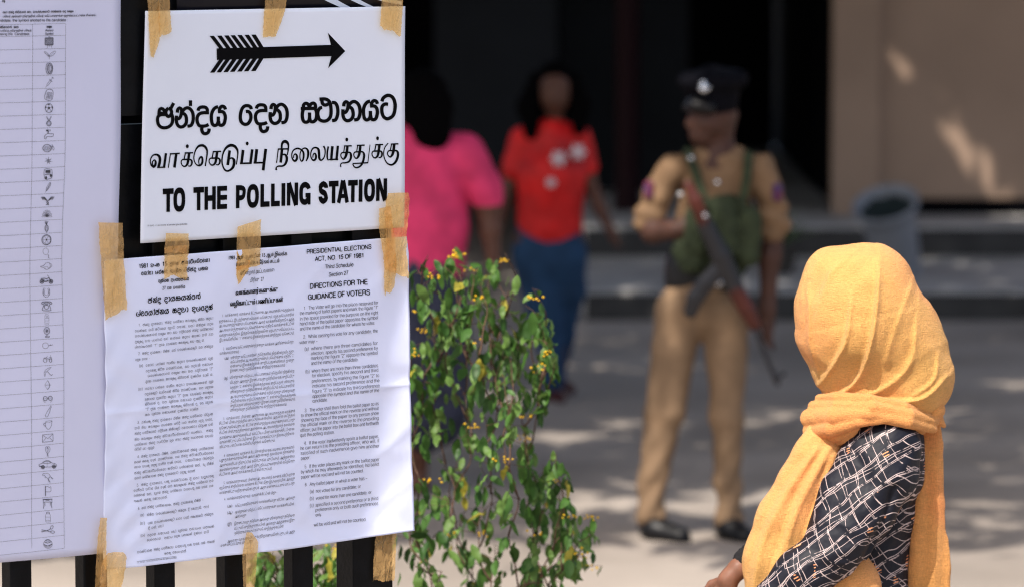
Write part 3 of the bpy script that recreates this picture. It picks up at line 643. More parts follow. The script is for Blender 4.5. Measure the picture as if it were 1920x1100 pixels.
def rel_sheet(X, Y):
    r = .0035 * np.sin(X / 75 + 2.2) + .002 * np.sin(Y / 110. + X / 90) + .0014 * np.sin((X * .6 + Y) / 24 + 2 * np.sin(X / 60)) + .0010 * np.sin((X - Y * .8) / 17 + 2.2 * np.sin(Y / 45))
    r -= crease(X - 476 - (Y - 450) * .004, 8, .0050)
    r += crease(Y - (775 - .1 * (X - 190)), 6, .0032)
    r += .0011 * np.maximum(0, np.sin(X / 21 + Y / 33 + 2.5 * np.sin(Y / 70))) ** 5 + .0009 * np.maximum(0, np.sin(X / 37 - Y / 26 + 2 * np.sin(X / 50))) ** 6
    wr = np.clip((240 - X) / 50, 0, 1); r += wr * .0015 * np.sin(Y / 13 + X / 9)
    r += .002 * np.exp(-(((X - 255) / 40) ** 2 + ((Y - 990) / 70) ** 2)) * np.sin((X + Y) / 9)
    r += .010 * np.clip((Y - 960 + (X - 500) * .12) / 90, 0, 1) ** 2
    return r
S_left = Sheet('candidate_symbol_poster', (-420, -120), (226, -130), (214, 1033), (-420, 1090), .006, rel_left, M['paper_lilac'],
    'tall lilac white poster at the far left printed with a table of candidate symbols', 'poster', 40, 80, lambda u, v: (0 * u, 0 * u))
S_sign = Sheet('polling_station_sign', (269, 21), (755, 12), (752.5, 426), (260, 456), .007, rel_sign, M['paper_white'],
    'white sign with a black arrow reading TO THE POLLING STATION', 'sign', 60, 50)
S_dir = Sheet('voter_directions_notice', (192, 487), (757, 443), (770, 994), (190, 1066), .014, rel_sheet, M['paper_sheet'],
    'three column notice DIRECTIONS FOR THE GUIDANCE OF VOTERS taped beneath the arrow sign', 'notice', 160, 160,
    lambda u, v: (1.2 * np.sin(v * 9) * u - 1.5 * np.sin(v * 7 + 1) * (1 - u), 1.5 * np.sin(u * 11) * v + v * 3 * np.exp(-((u - .5) / .15) ** 2)))
S_top = Sheet('striped_poster', (330, -330), (752, -335), (752, 24), (330, 30), .003, lambda X, Y: 0 * X, M['navy_print'],
    'glossy navy poster with pale curved stripes, only its lower edge showing above the arrow sign', 'poster', 8, 8)
ink = Ink()
for (a, b, c_) in (((570, -40), (630, 0), (700, 40)), ((620, -40), (672, 0), (760, 36)), ((690, -40), (735, -5), (800, 20))):
    pass
ink.stroke([(560, -60, 10), (598, -14, 7), (630, 6, 5), (668, 24, 3)], step=4); ink.stroke([(600, -60, 9), (637, -18, 6), (668, 2, 4), (708, 20, 2)], step=4)
ink.stroke([(640, -60, 9), (680, -18, 6), (712, -2, 4), (760, 8, 3)], step=4)
ink.v = [(min(x, 751), min(y, 22)) for x, y in ink.v]
ink.put('stripe_print', S_top, S_top.root, M['stripe_print'])

# ---- arrow sign lettering
def C(ox, oy, sc_): return lambda pts, dx=0, dy=0: [((p[0] + dx) / sc_ + ox, (p[1] + dy) / sc_ + oy) + ((p[2] / sc_,) if len(p) > 2 else ()) for p in pts]
A = C(240, 0, 3.5556); ink = Ink()
ink.ladder(A([(580, 324), (890, 315), (1342, 300)]), A([(582, 401), (890, 391), (1344, 375)]), 30)
ink.ladder(A([(1318, 220), (1434, 342)]), A([(1338, 300), (1434, 342)]), 8); ink.ladder(A([(1434, 342), (1320, 455)]), A([(1434, 342), (1342, 375)]), 8)
ink.ladder(A([(1337, 300), (1434, 341)]), A([(1342, 375), (1434, 343)]), 8)
for i, x in enumerate((533, 583, 630, 672, 717, 765, 810)):
    xb_ = (598, 645, 690, 735, 780, 822, 863)[i]; yt = 241 - i * 1.4; yb = 326 - i * 1.4
    ink.ladder(A([(x, yt), (xb_, yb)]), A([(x + 29, yt - 1), (xb_ + 29, yb - 1)]), 4)
for i, x in enumerate((537, 580, 626, 670, 718, 762, 810)):
    xb_ = (597, 640, 685, 730, 775, 820, 862)[i]; yb = 486 - i * 1.8; yt = 399 - i * 1.4
    ink.ladder(A([(xb_, yt), (x, yb)]), A([(xb_ + 30, yt - 1), (x + 30, yb - 1)]), 4)
ink.put('arrow', S_sign, S_sign.root)
w6 = 40 / 12.8
# (first word)
nN = [[(640,405),(650,335),(692,292),(740,325),(742,400),(722,490),(680,548),(622,545)], [(622,475),(620,600),(650,700),(718,748),(800,725),(855,650),(862,560),(845,480),(800,430),(740,420)], [(765,375),(820,312),(890,288),(960,325),(1008,400),(1025,500),(1015,620),(970,710),(885,730)]]
dD = [[(1140,360),(1155,308),(1200,276),(1270,268),(1330,285),(1360,335),(1362,445)], [(1380,405),(1250,408),(1165,440),(1120,520),(1122,620),(1165,710),(1240,728),(1330,718),(1392,690)], [(1235,735),(1230,820),(1260,890),(1310,910),(1370,890),(1400,840),(1405,785)]]
yY = [[(1620,262),(1560,282),(1500,345),(1462,450),(1460,560),(1480,670),(1530,713),(1590,690),(1622,620),(1625,498)], [(1628,600),(1650,690),(1700,710),(1760,670),(1790,560),(1788,470),(1755,402),(1700,378),(1618,382)], [(1655,400),(1655,320),(1690,262),(1735,250),(1775,275),(1795,330)]]
W1 = C(280, 180, 12.8); ink = Ink()
for st_ in [[(200,405),(212,335),(262,304),(312,335),(345,410),(362,450)], [(430,300),(385,335),(364,400),(385,465),(425,498),(475,470),(505,400),(480,330),(430,300)],
            [(350,448),(240,455),(178,500),(165,590),(190,690),(255,752),(330,768),(420,750),(500,685),(530,590),(525,500),(500,430)], [(488,300),(520,235),(553,172)], [(160,412),(350,430)]] + nN + [[(957,108),(957,245)]] + dD + yY:
    ink.stroke(W1(st_), w6)
ink.put('lettering', S_sign, S_sign.root)
W2 = C(430, 170, 12.8); ink = Ink()
ink.stroke(W2([(490,450),(470,392),(410,365),(330,375),(270,440),(235,560),(232,680),(265,770),(335,812),(410,795),(465,720),(482,630),(465,550),(420,505),(360,505)]), w6)
for st_ in dD: ink.stroke(W2(st_, -527, 75), w6)
for st_ in nN: ink.stroke(W2(st_, 318, 42), w6)
ink.put('lettering', S_sign, S_sign.root)
W3 = C(550, 170, 9.6); ink = Ink(); w7 = 30.5 / 9.6
for st_ in [[(97,325),(380,320)], [(145,310),(150,255),(190,230),(230,248),(252,300)], [(252,300),(275,248),(320,226),(355,250),(362,320)], [(145,330),(127,400),(127,490),(150,555),(190,570),(235,550),(252,490),(253,395)], [(254,490),(270,550),(315,563),(360,530),(380,460),(378,380),(355,330)],
            [(480,305),(440,315),(405,370),(402,440),(430,520),(500,550),(570,535),(625,470),(638,370),(628,250),(595,182),(530,152),(432,155)], [(475,165),(485,230),(530,262),(590,240),(620,200)],
            [(655,216),(710,222),(748,280),(760,380),(745,470),(712,530),(655,540)],
            [(1550,195),(1580,130),(1660,86),(1740,120),(1780,220),(1780,330),(1745,450),(1650,508),(1580,470),(1550,380),(1555,290),(1600,245),(1662,245)]]: ink.stroke(W3(st_), w7)
for st_ in nN: ink.stroke(W3([(838 + (x - 605) * .76, 285 + (y - 405) * .75) for x, y in st_]), w7)
for st_ in yY: ink.stroke(W3([(1340 + (x - 1620) * .75, 190 + (y - 262) * .75) for x, y in st_]), w7)
ink.put('lettering', S_sign, S_sign.root)
# Tamil line
kK = [[(1205,430,18),(1165,615,18)], [(1185,435,22),(1435,426,22)], [(1320,430,38),(1292,620,38),(1262,760,34),(1205,828,26),(1150,835,22),(1092,780,17),(1075,700,17),(1108,638,20),(1180,630,24),(1340,628,24),(1395,680,27),(1390,770,25),(1340,830,20),(1285,815,16)]]
T1 = C(270, 260, 16); ink = Ink()
for st_ in [[(262,655,18),(215,690,18),(212,780,20),(245,845,40),(295,800,36),(312,700,30),(278,642,20),(240,660,15)], [(250,860,30),(178,800,24),(150,700,18),(168,590,20),(235,502,22),(330,482,30),(410,525,38),(440,620,40),(425,740,40),(395,850,36),(385,885,24)], [(352,868,22),(600,860,22)], [(622,440,36),(560,880,36)],
            [(757,450,15),(688,880,16)], [(740,462,22),(1035,446,22)], [(932,450,38),(872,870,40)],
            [(1612,785,14),(1600,670,18),(1635,580,26),(1690,552,30),(1715,640,30),(1700,740,32),(1650,800,30),(1590,810,24),(1520,770,18),(1465,660,17),(1460,520,18),(1510,350,22),(1590,240,32),(1690,205,38),(1780,235,38),(1840,320,32),(1855,430,25),(1830,620,20),(1795,830,18)]] + kK: ink.stroke(T1(st_))
ink.dot(270 + 1262 / 16, 260 + 232 / 16, 2.8, 3.6)
T2 = C(380, 260, 14.77)
for st_ in kK: ink.stroke(T2([(240 + (x - 1185) * .923, 365 + (y - 435) * .923, w_ * .92) for x, y, w_ in st_]))
for st_ in [[(707,330,36),(650,735,38)], [(700,560,18),(760,538,22),(815,580,35),(825,680,38),(790,800,35),(700,880,28),(620,895,25),(550,840,22),(500,700,20),(495,560,20),(530,400,22),(600,270,30),(690,200,38),(770,187,40),(850,220,38),(910,300,30),(930,390,20),(915,540,16),(887,720,14)],
            [(1075,315,38),(1025,700,36)], [(985,688,24),(1300,680,24)], [(1325,300,36),(1270,700,36)], [(1450,295,40),(1400,690,38)], [(1360,672,24),(1640,665,24)], [(1695,285,38),(1618,880,38)]]: ink.stroke(T2(st_))
ink.dot(380 + 1188 / 14.77, 260 + 138 / 14.77, 2.6, 3.6)
ink.put('lettering', S_sign, S_sign.root)
T3 = C(505, 255, 15.71); ink = Ink()
for st_ in [[(205,380,15),(150,795,15)], [(192,388,22),(490,382,22)], [(312,390,38),(270,785,38)], [(320,550,22),(400,550,28),(445,620,36),(445,720,36),(400,830,32),(320,885,25),(200,890,22),(140,930,18),(140,1005,30)], [(300,385,28),(310,250,30),(350,180,40),(410,162,46),(470,200,40),(500,280,26),(490,420,20),(465,560,16)],
            [(640,650,14),(655,565,16),(705,532,24),(745,590,30),(735,690,32),(680,738,32),(630,700,25),(592,600,16),(610,480,18),(670,400,22),(770,368,25),(860,400,25),(930,480,28),(940,590,28),(920,700,25),(880,745,22),(840,690,16),(830,590,16),(850,470,16),(910,385,18),(985,358,22),(1050,400,28),(1075,490,32),(1065,600,30),(1040,680,22),(1010,735,18)],
            [(1205,640,14),(1220,545,18),(1270,512,24),(1300,590,30),(1285,680,30),(1230,718,30),(1180,680,22),(1145,580,16),(1160,460,18),(1220,360,22),(1310,345,26),(1375,400,34),(1390,520,36),(1395,640,34),(1425,708,28),(1480,700,22),(1540,620,18),(1568,490,18),(1560,370,22),(1522,300,28)],
            [(1662,308,25),(1632,480,25),(1630,640,24),(1650,705,18),(1700,690,16)], [(1782,303,38),(1742,720,36)], [(1700,697,22),(1950,682,22)]]: ink.stroke(T3(st_))
T4 = C(620, 250, 14.77)
tT = [[(315,345,14),(285,530,14)], [(295,352,18),(508,346,20)], [(390,360,34),(372,520,36),(340,640,34),(280,715,22),(225,670,16),(205,600,16),(235,540,18),(300,532,20)]]
for st_ in tT: ink.stroke(T4(st_)); ink.stroke(T4(st_, 358, -17))
for st_ in [[(128,345,32),(85,745,34)], [(300,532,20),(450,530,22),(485,590,30),(480,690,30),(430,780,24),(340,815,20),(240,822,16),(200,860,14),(200,930,22)],
            [(658,515,20),(808,515,22),(850,590,30),(840,690,30),(808,810,30),(740,910,24),(640,950,22),(570,920,18),(535,850,16)], [(530,837,16),(955,815,20)], [(1015,315,10),(950,830,12)],
            [(1607,300,14),(1570,470,14)], [(1585,300,18),(1790,290,20)], [(1677,305,36),(1660,460,36),(1630,580,34),(1570,655,22),(1510,610,16),(1495,540,16),(1530,485,18),(1600,480,20),(1730,478,24),(1775,540,32),(1770,650,32),(1720,780,32),(1640,860,26),(1570,870,24),(1480,820,18),(1415,700,14),(1390,560,13),(1420,400,14),(1515,270,14)]]: ink.stroke(T4(st_))
for st_ in kK: ink.stroke(T4([(1162 + (x - 1185) * .86, 318 + (y - 435) * .90, w_ * .9) for x, y, w_ in st_]))
ink.dot(620 + 375 / 14.77, 250 + 173 / 14.77, 2.6, 3.6); ink.dot(620 + 1225 / 14.77, 250 + 138 / 14.77, 2.6, 3.6)
ink.put('lettering', S_sign, S_sign.root)
# English capitals
def letter(ink, ch, x0, x1):
    xm = (x0 + x1) / 2; yb = 397.6 - .0532 * (xm - 307); yt = 354 - .0472 * (xm - 302); H = yb - yt; sl = -.05; r = 6.5; W = (x1 - x0); q = 1.62; WE = W * q
    def mp(p): return (x0 + p[0] / q + (H - p[1]) * .012, yt + p[1] + (p[0] / q - W / 2) * sl)   # em space: x 0..WE, y 0..H
    s2 = 5.3
    def st(pts, hw=s2):
        q_ = catmull([(a, b, hw) for a, b in pts], 3); n0 = len(ink.v)
        for i, p in enumerate(q_):
            t = q_[min(i + 1, len(q_) - 1)][:2] - q_[max(i - 1, 0)][:2]; t = t / (np.linalg.norm(t) + 1e-9); n = np.array([-t[1], t[0]]) * p[2]
            ink.v += [mp(p[:2] + n), mp(p[:2] - n)]; ink.z += [0, 0]
        for i in range(len(q_) - 1): a = n0 + 2 * i; ink.f.append((a, a + 1, a + 3, a + 2))
    def ring(a0, a1, cx, cy, rx, ry): st([(cx + rx * np.sign(math.cos(a)) * abs(math.cos(a)) ** .8, cy + ry * np.sign(math.sin(a)) * abs(math.sin(a)) ** .8) for a in np.linspace(a0, a1, 33)])
    c = s2; pi = math.pi
    if ch == 'T': st([(0, c), (WE, c)]); st([(WE / 2, c), (WE / 2, H)])
    elif ch == 'H': st([(c, 0), (c, H)]); st([(WE - c, 0), (WE - c, H)]); st([(c, H / 2), (WE - c, H / 2)])
    elif ch == 'E': st([(c, 0), (c, H)]); [st([(c, y), (WE, y)], 4.6) for y in (4.6, H / 2, H - 4.6)]
    elif ch == 'L': st([(c, 0), (c, H)]); st([(c, H - 5), (WE, H - 5)], 5)
    elif ch == 'I': st([(WE / 2, 0), (WE / 2, H)], WE / 2)
    elif ch == 'N': st([(c - .5, 0), (c - .5, H)]); st([(WE - c + .5, 0), (WE - c + .5, H)]); st([(c + 1, 0), (WE - c - 1, H)], 4.8)
    elif ch == 'A': st([(WE / 2 - 1, 0), (4, H)], 5.2); st([(WE / 2 + 1, 0), (WE - 4, H)], 5.2); st([(8, H * .7), (WE - 8, H * .7)], 3.8)
    elif ch == 'O': ring(0, 2 * pi, WE / 2, H / 2, WE / 2 - c, H / 2 - c + .8)
    elif ch == 'P': st([(c, 0), (c, H)]); st([(c, 5), (WE * .55, 5), (WE - c - 1, 8), (WE - c, H * .29), (WE - c - 2, H * .48), (WE * .55, H * .55), (c, H * .55)], 4.7)
    elif ch == 'G': ring(-.55, -2 * pi + .15 + pi * .0, WE / 2, H / 2, WE / 2 - c, H / 2 - c + .8) if False else None; st([(WE - c, H * .30), (WE * .78, 8), (WE / 2, 4.6), (WE * .22, 9), (c, H * .5), (WE * .22, H - 9), (WE / 2, H - 4.8), (WE * .76, H - 9), (WE - c - 1, H * .62)]); st([(WE * .55, H * .58), (WE, H * .58)], 4); st([(WE - 4, H * .56), (WE - 4, H)], 4)
    elif ch == 'S': st([(WE - c, H * .30), (WE * .78, 9), (WE / 2, 4.8), (WE * .2, 9), (c + .5, H * .27), (WE * .25, H * .42), (WE * .68, H * .55), (WE - c - .5, H * .73), (WE * .8, H - 9), (WE / 2, H - 4.8), (WE * .22, H - 9), (c, H * .67)])
words = ['TO', 'THE', 'POLLING', 'STATION']; ls = [('T', 302, 322.3), ('O', 322, 344), ('T', 359.3, 379), ('H', 380, 401), ('E', 403.5, 422), ('P', 438.5, 457), ('O', 459, 481), ('L', 484, 501), ('L', 503.7, 520), ('I', 523, 530), ('N', 533.3, 553.5), ('G', 556, 577), ('S', 592, 609.5), ('T', 611, 629), ('A', 627, 648), ('T', 647, 665), ('I', 667, 674), ('O', 677, 697.5), ('N', 700, 719.7)]
i = 0
for wd_ in words:
    ink = Ink()
    for _ in wd_: letter(ink, *ls[i]); i += 1
    ink.put('lettering', S_sign, S_sign.root)
ink = Ink(); add_text(ink, 'CE 080/02 - 121,000 (2024/08)', 273, 424.5, 308, 423, 2.6); add_si(ink, 'ශ්‍රී ලංකා රජයේ මුද්‍රණ දෙපාර්තමේන්තුව', 310, 422.8, 348, 421, 2.0, .14)
ink.put('small_print', S_sign, S_sign.root, M['grey_ink'])

# ---- directions notice
def slp(col, y): 
    a, b = {'s': (.085, .152), 't': (.076, .140), 'e': (.072, .106)}[col]; y0, y1 = {'s': (500, 1030), 't': (486, 1013), 'e': (475, 984)}[col]
    return a + (b - a) * (y - y0) / (y1 - y0)
ink = Ink()
for t_, x0, x1, ya, yb, cap, of in (('PRESIDENTIAL ELECTIONS', 568.5, 692, 475.5, 466, 7.8, .014), ('ACT, NO. 15 OF 1981', 585, 677, 489, 482, 7.8, .014), ('Third Schedule', 604.5, 658, 503.5, 499, 7, .006), ('Section 27', 612, 649, 518, 514.5, 7, .006), ('DIRECTIONS FOR THE', 575.5, 684, 540.5, 532, 9, .014), ('GUIDANCE OF VOTERS', 571.5, 687, 560.5, 551, 9, .014)):
    ink = Ink(); add_text(ink, t_, x0, ya, x1, yb, cap, of, res=4); ink.put('text_line', S_dir, S_dir.root)
for t_, x0, x1, ya, yb, cap, of in (('1981 ஆம் ஆண்டின் 15 ஆம் இலக்க', 419.7, 531, 486, 478, 7, .008), ('சனாதிபதித் தேர்தல் சட்டம்', 433, 517, 498, 491.5, 7, .008), ('மூன்றாம் அட்டவணை', 442, 508, 514.5, 508.5, 7, .006), ('பிரிவு 27', 461.5, 488, 528, 525.5, 7, .004), ('வாக்காளர்களுக்கு', 434, 515, 552, 545, 8.6, .022), ('வழிகாட்டும் பணிப்புகள்', 424, 524, 572.5, 564, 8.6, .022)):
    ink = Ink(); add_text(ink, t_, x0, ya, x1, yb, cap, of, res=4); ink.put('text_line', S_dir, S_dir.root)
for t_, x0, x1, ya, yb, xh, wd_ in (('1981 අංක 15 දරණ ජනාධිපතිවරයා', 253, 386, 502, 489.6, 5.6, .6), ('තෝරා පත්කර ගැනීම පිළිබඳ පනත', 257, 382, 515, 505, 5.6, .6), ('තුන්වන උපලේඛනය', 288.7, 347, 528.6, 524, 5, .5), ('27 වන වගන්තිය', 296.5, 340, 542, 539, 4.6, .35), ('ඡන්ද දායකයන්ගේ', 269.8, 368, 566.5, 558, 8, .78), ('ප්‍රයෝජනය සඳහා උපදෙස්', 249, 391, 591, 578, 8, .78)):
    ink = Ink(); add_si(ink, t_, x0, ya, x1, yb, xh, wd_); ink.put('text_line', S_dir, S_dir.root)
def block(col, lines, xl, xr, h, fn):
    for L0 in lines:
        t_, y = L0[0], L0[1]; x0 = L0[2] if len(L0) > 2 and L0[2] else xl; x1 = L0[3] if len(L0) > 3 else xr
        global ink
        ink = Ink(); s_ = slp(col, y); fn(t_, x0, y, x1, y - s_ * (x1 - x0), h); ink.put('text_line', S_dir, S_dir.root, M['thin_ink'])
ink = Ink()
block('e', [('1.  The Voter will go into the place reserved for', 579.5, 563), ('the marking of ballot papers and mark the figure “1”', 589), ('in the space provided for the purpose on the right', 599), ('hand side of the ballot paper opposites the symbol', 608.3), ('and the name of the candidate for whom he votes.', 617.8, 0, 697),
 ('2.  While casting his vote for any candidate, the', 632.7, 562), ('voter may –', 643.3, 0, 589), ('(a)', 655.6, 565.5, 573), ('where there are three candidates for', 654.6, 577.5), ('election, specify his second preference by', 664, 577.5), ('marking the figure “2” opposite the symbol', 673, 577.5), ('and the name of the candidate.', 682.3, 577.5, 666),
 ('(b)', 697.7, 566, 574), ('where there are more than three candidates', 696.6, 578), ('for election, specify his second and third', 705.3, 578), ('preferences, by marking the figure “2” to', 715.3, 578, 703), ('indicate his second preference and the', 724.7, 578, 703.5), ('figure “3” to indicate his third preference', 734.4, 578, 703.5), ('opposite the symbol and the name of the', 743.6, 578, 703.5), ('candidate.', 752.5, 578, 608),
 ('3.  The voter shall then fold the ballot paper so as', 770, 563, 704), ('to show the official mark on the reverse and without', 779.5, 556, 704), ('showing the face of the paper to any person show', 788.8, 556, 704), ('the official mark on the reverse to the presiding', 798, 556, 704), ('officer, put the paper into the ballot box and forthwith', 807.4, 556, 704), ('quit the polling station.', 816.7, 556, 620.5),
 ('4.  If the voter inadvertently spoils a ballot paper,', 831.7, 563.5, 704), ('he can return it to the presiding officer, who will, if', 841, 556.5, 704), ('satisfied of such inadvertence give him another', 850.3, 556.5, 704), ('paper.', 859.6, 556.5, 575),
 ('5.  If the voter places any mark on the ballot paper', 875.3, 563.5, 704), ('by which he may afterwards be identified, his ballot', 885, 556.5, 704), ('paper will be void and will not be counted.', 894.7, 556.5, 675.6),
 ('6.  Any ballot paper in which a voter has –', 909, 564, 682.7), ('(a)', 922, 573.5, 581), ('not voted for any candidate; or', 921, 585, 671), ('(b)', 935.3, 573.5, 581), ('voted for more than one candidate; or', 934.3, 585, 691.6), ('(c)', 948.3, 573.5, 581), ('specified a second preference or a third', 947.3, 585, 704.5), ('preference only or both such preferences', 956.8, 585, 704.5), ('only.', 966, 585, 598), ('will be void and will not be counted.', 984.5, 581, 680.5)],
 555.5, 702, 5.6, lambda t_, a, b, c_, d, h: add_text(ink, t_, a, b, c_, d, h + .6, -.004))
block('t', [('1.  வாக்காளர், வாக்குச் சீட்டுகளை அடையாளமிடுவதற்காக', 592.5, 409.5), ('ஒதுக்கப்பட்ட இடத்தினுள் செல்லல் வேண்டும் ; எந்த வேட்பாளரின்', 603), ('அடையாளத்துக்கும் பெயருக்கும் அவர் வாக்களிக்கிறாரோ அந்த', 611.4), ('அடையாளத்துக்கும் பெயருக்கும் எதிரே வாக்குச்சீட்டின்', 620), ('வலதுபக்கத்தில், இந்நோக்கத்திற்கென ஏற்பாடு செய்யப்பட்ட', 629), ('இடைவெளியில் “1” என்னும் இலக்கத்தைக் குறித்தல் வேண்டும்.', 638),
 ('2.  எவரேனும் வேட்பாளருக்குத் தனது வாக்கை அளிக்கும்போது,', 654, 409.5), ('வாக்காளரானவர் -', 662.7, 0, 442.6), ('(அ)', 671.7, 412, 420), ('மூன்று வேட்பாளர்கள் தேர்தலில் நிற்கின்றவிடத்து,', 670.7, 424), ('வேட்பாளரின் அடையாளத்துக்கும் பெயருக்கும் எதிரே “2”', 678.8, 424), ('என்னும் இலக்கத்தைக் குறிப்பதன்மூலம் தனது', 687, 424), ('இரண்டாவது தெரிவினைக் குறித்துரைக்கலாம் ;', 695.3, 424, 530),
 ('(ஆ)', 709, 412, 420), ('மூன்றுக்கு மேற்பட்ட வேட்பாளர்கள் தேர்தலில் நிற்கின்ற', 708, 424), ('விடத்து, அவரது இரண்டாவது தெரிவினைக் குறிப்பிடு', 717.2, 424), ('வதற்கு “2” என்னும் இலக்கத்தைக் குறிப்பதன் மூலமும்', 726.5, 424), ('மூன்றாவது தெரிவினைக் குறிப்பிடும் வேட்பாளரின்', 735, 424), ('அடையாளத்துக்கும் பெயருக்கும் எதிரே தனது மூன்றாவது', 744, 424), ('தெரிவினைக் குறிப்பிடுவதற்கு “3” என்னும் இலக்கத்தைக்', 752.3, 424), ('குறிப்பதன் மூலமும் தனது இரண்டாவது தெரிவினையும்,', 760.8, 424), ('மூன்றாவது தெரிவினையும் குறித்துரைக்கலாம்.', 769, 424, 529),
 ('3.  வாக்காளர், பின்னர், அலுவலக அடையாளத்தை வாக்குச்', 785, 411), ('சீட்டின் பின்புறத்தில் காட்டும் வகையில் அதனை மடித்தல்', 793.6), ('வேண்டுமென்பதுடன், சீட்டின் முன்புறத்தை எவருக்கும் காட்டாது', 802.6), ('சீட்டின் பின்புறத்திலுள்ள அலுவலக அடையாளத்தைத் தலைமை', 811), ('தாங்கும் அலுவலரிடம் காட்டிய பின் வாக்குச்சீட்டினை', 820.5), ('வாக்குச்சீட்டுப் பெட்டியினுள் இட்டு வாக்கெடுப்பு நிலையத்தினை', 829), ('விட்டு உடனடியாக வெளியேறுதல் வேண்டும்.', 837.6, 0, 508),
 ('4.  வாக்காளர், வாக்குச் சீட்டொன்றினைக் கவனக் குறைவால்', 854, 411), ('பழுதாக்குவாராயின் அவர் அதனைத் தலைமை தாங்கும்', 862.6), ('அலுவலரிடம் திருப்பிக் கொடுக்க முடியும், அத்தகைய', 872), ('கவனக்குறைவு பற்றி அவர் திருப்திப்படுவாராயின் வேறொரு', 881), ('சீட்டினை அவர் வாக்காளரிடம் கொடுப்பர்.', 889.4, 0, 501),
 ('5.  வாக்காளரானவர், பின்னர் அடையாளம் காணக் கூடியதான', 905, 411), ('ஏதேனும் குறியினை வாக்குச் சீட்டின் மீது இடுவாராயின், அவரது', 914.4), ('வாக்குச்சீட்டு வறிதாகுமென்பதுடன் அது எண்ணப்படவும் மாட்டாது.', 923.4), ('6.  வாக்காளரொருவர், வாக்குச்சீட்டின் மீது -', 935, 411, 510), ('(அ)', 948, 416, 425), ('வேட்பாளரெவருக்கும் வாக்களியாது விடின் ; அல்லது', 947, 430), ('(ஆ)', 960, 416, 425), ('ஒன்றுக்கு மேற்பட்ட வேட்பாளருக்கு வாக்களிப்பின் ;', 959, 430), ('அல்லது', 967.7, 430, 451.6), ('(இ)', 982, 416, 425), ('இரண்டாவது தெரிவை அல்லது மூன்றாவது தெரிவை', 980.8, 430), ('மட்டுமே குறித்துரைப்பின் அல்லது அத்தகைய இரு', 990, 430), ('தெரிவுகளையும் மட்டுமே குறித்துரைப்பின்', 998.7, 430, 524), ('அவரது வாக்குச் சீட்டு வறிதாகுமென்பதுடன் அது', 1013.6, 416), ('எண்ணப்படவும் மாட்டாது.', 1021.8, 403, 465.7)],
 402.8, 544.8, 5.0, lambda t_, a, b, c_, d, h: add_text(ink, t_, a, b, c_, d, h, -.012, res=1))
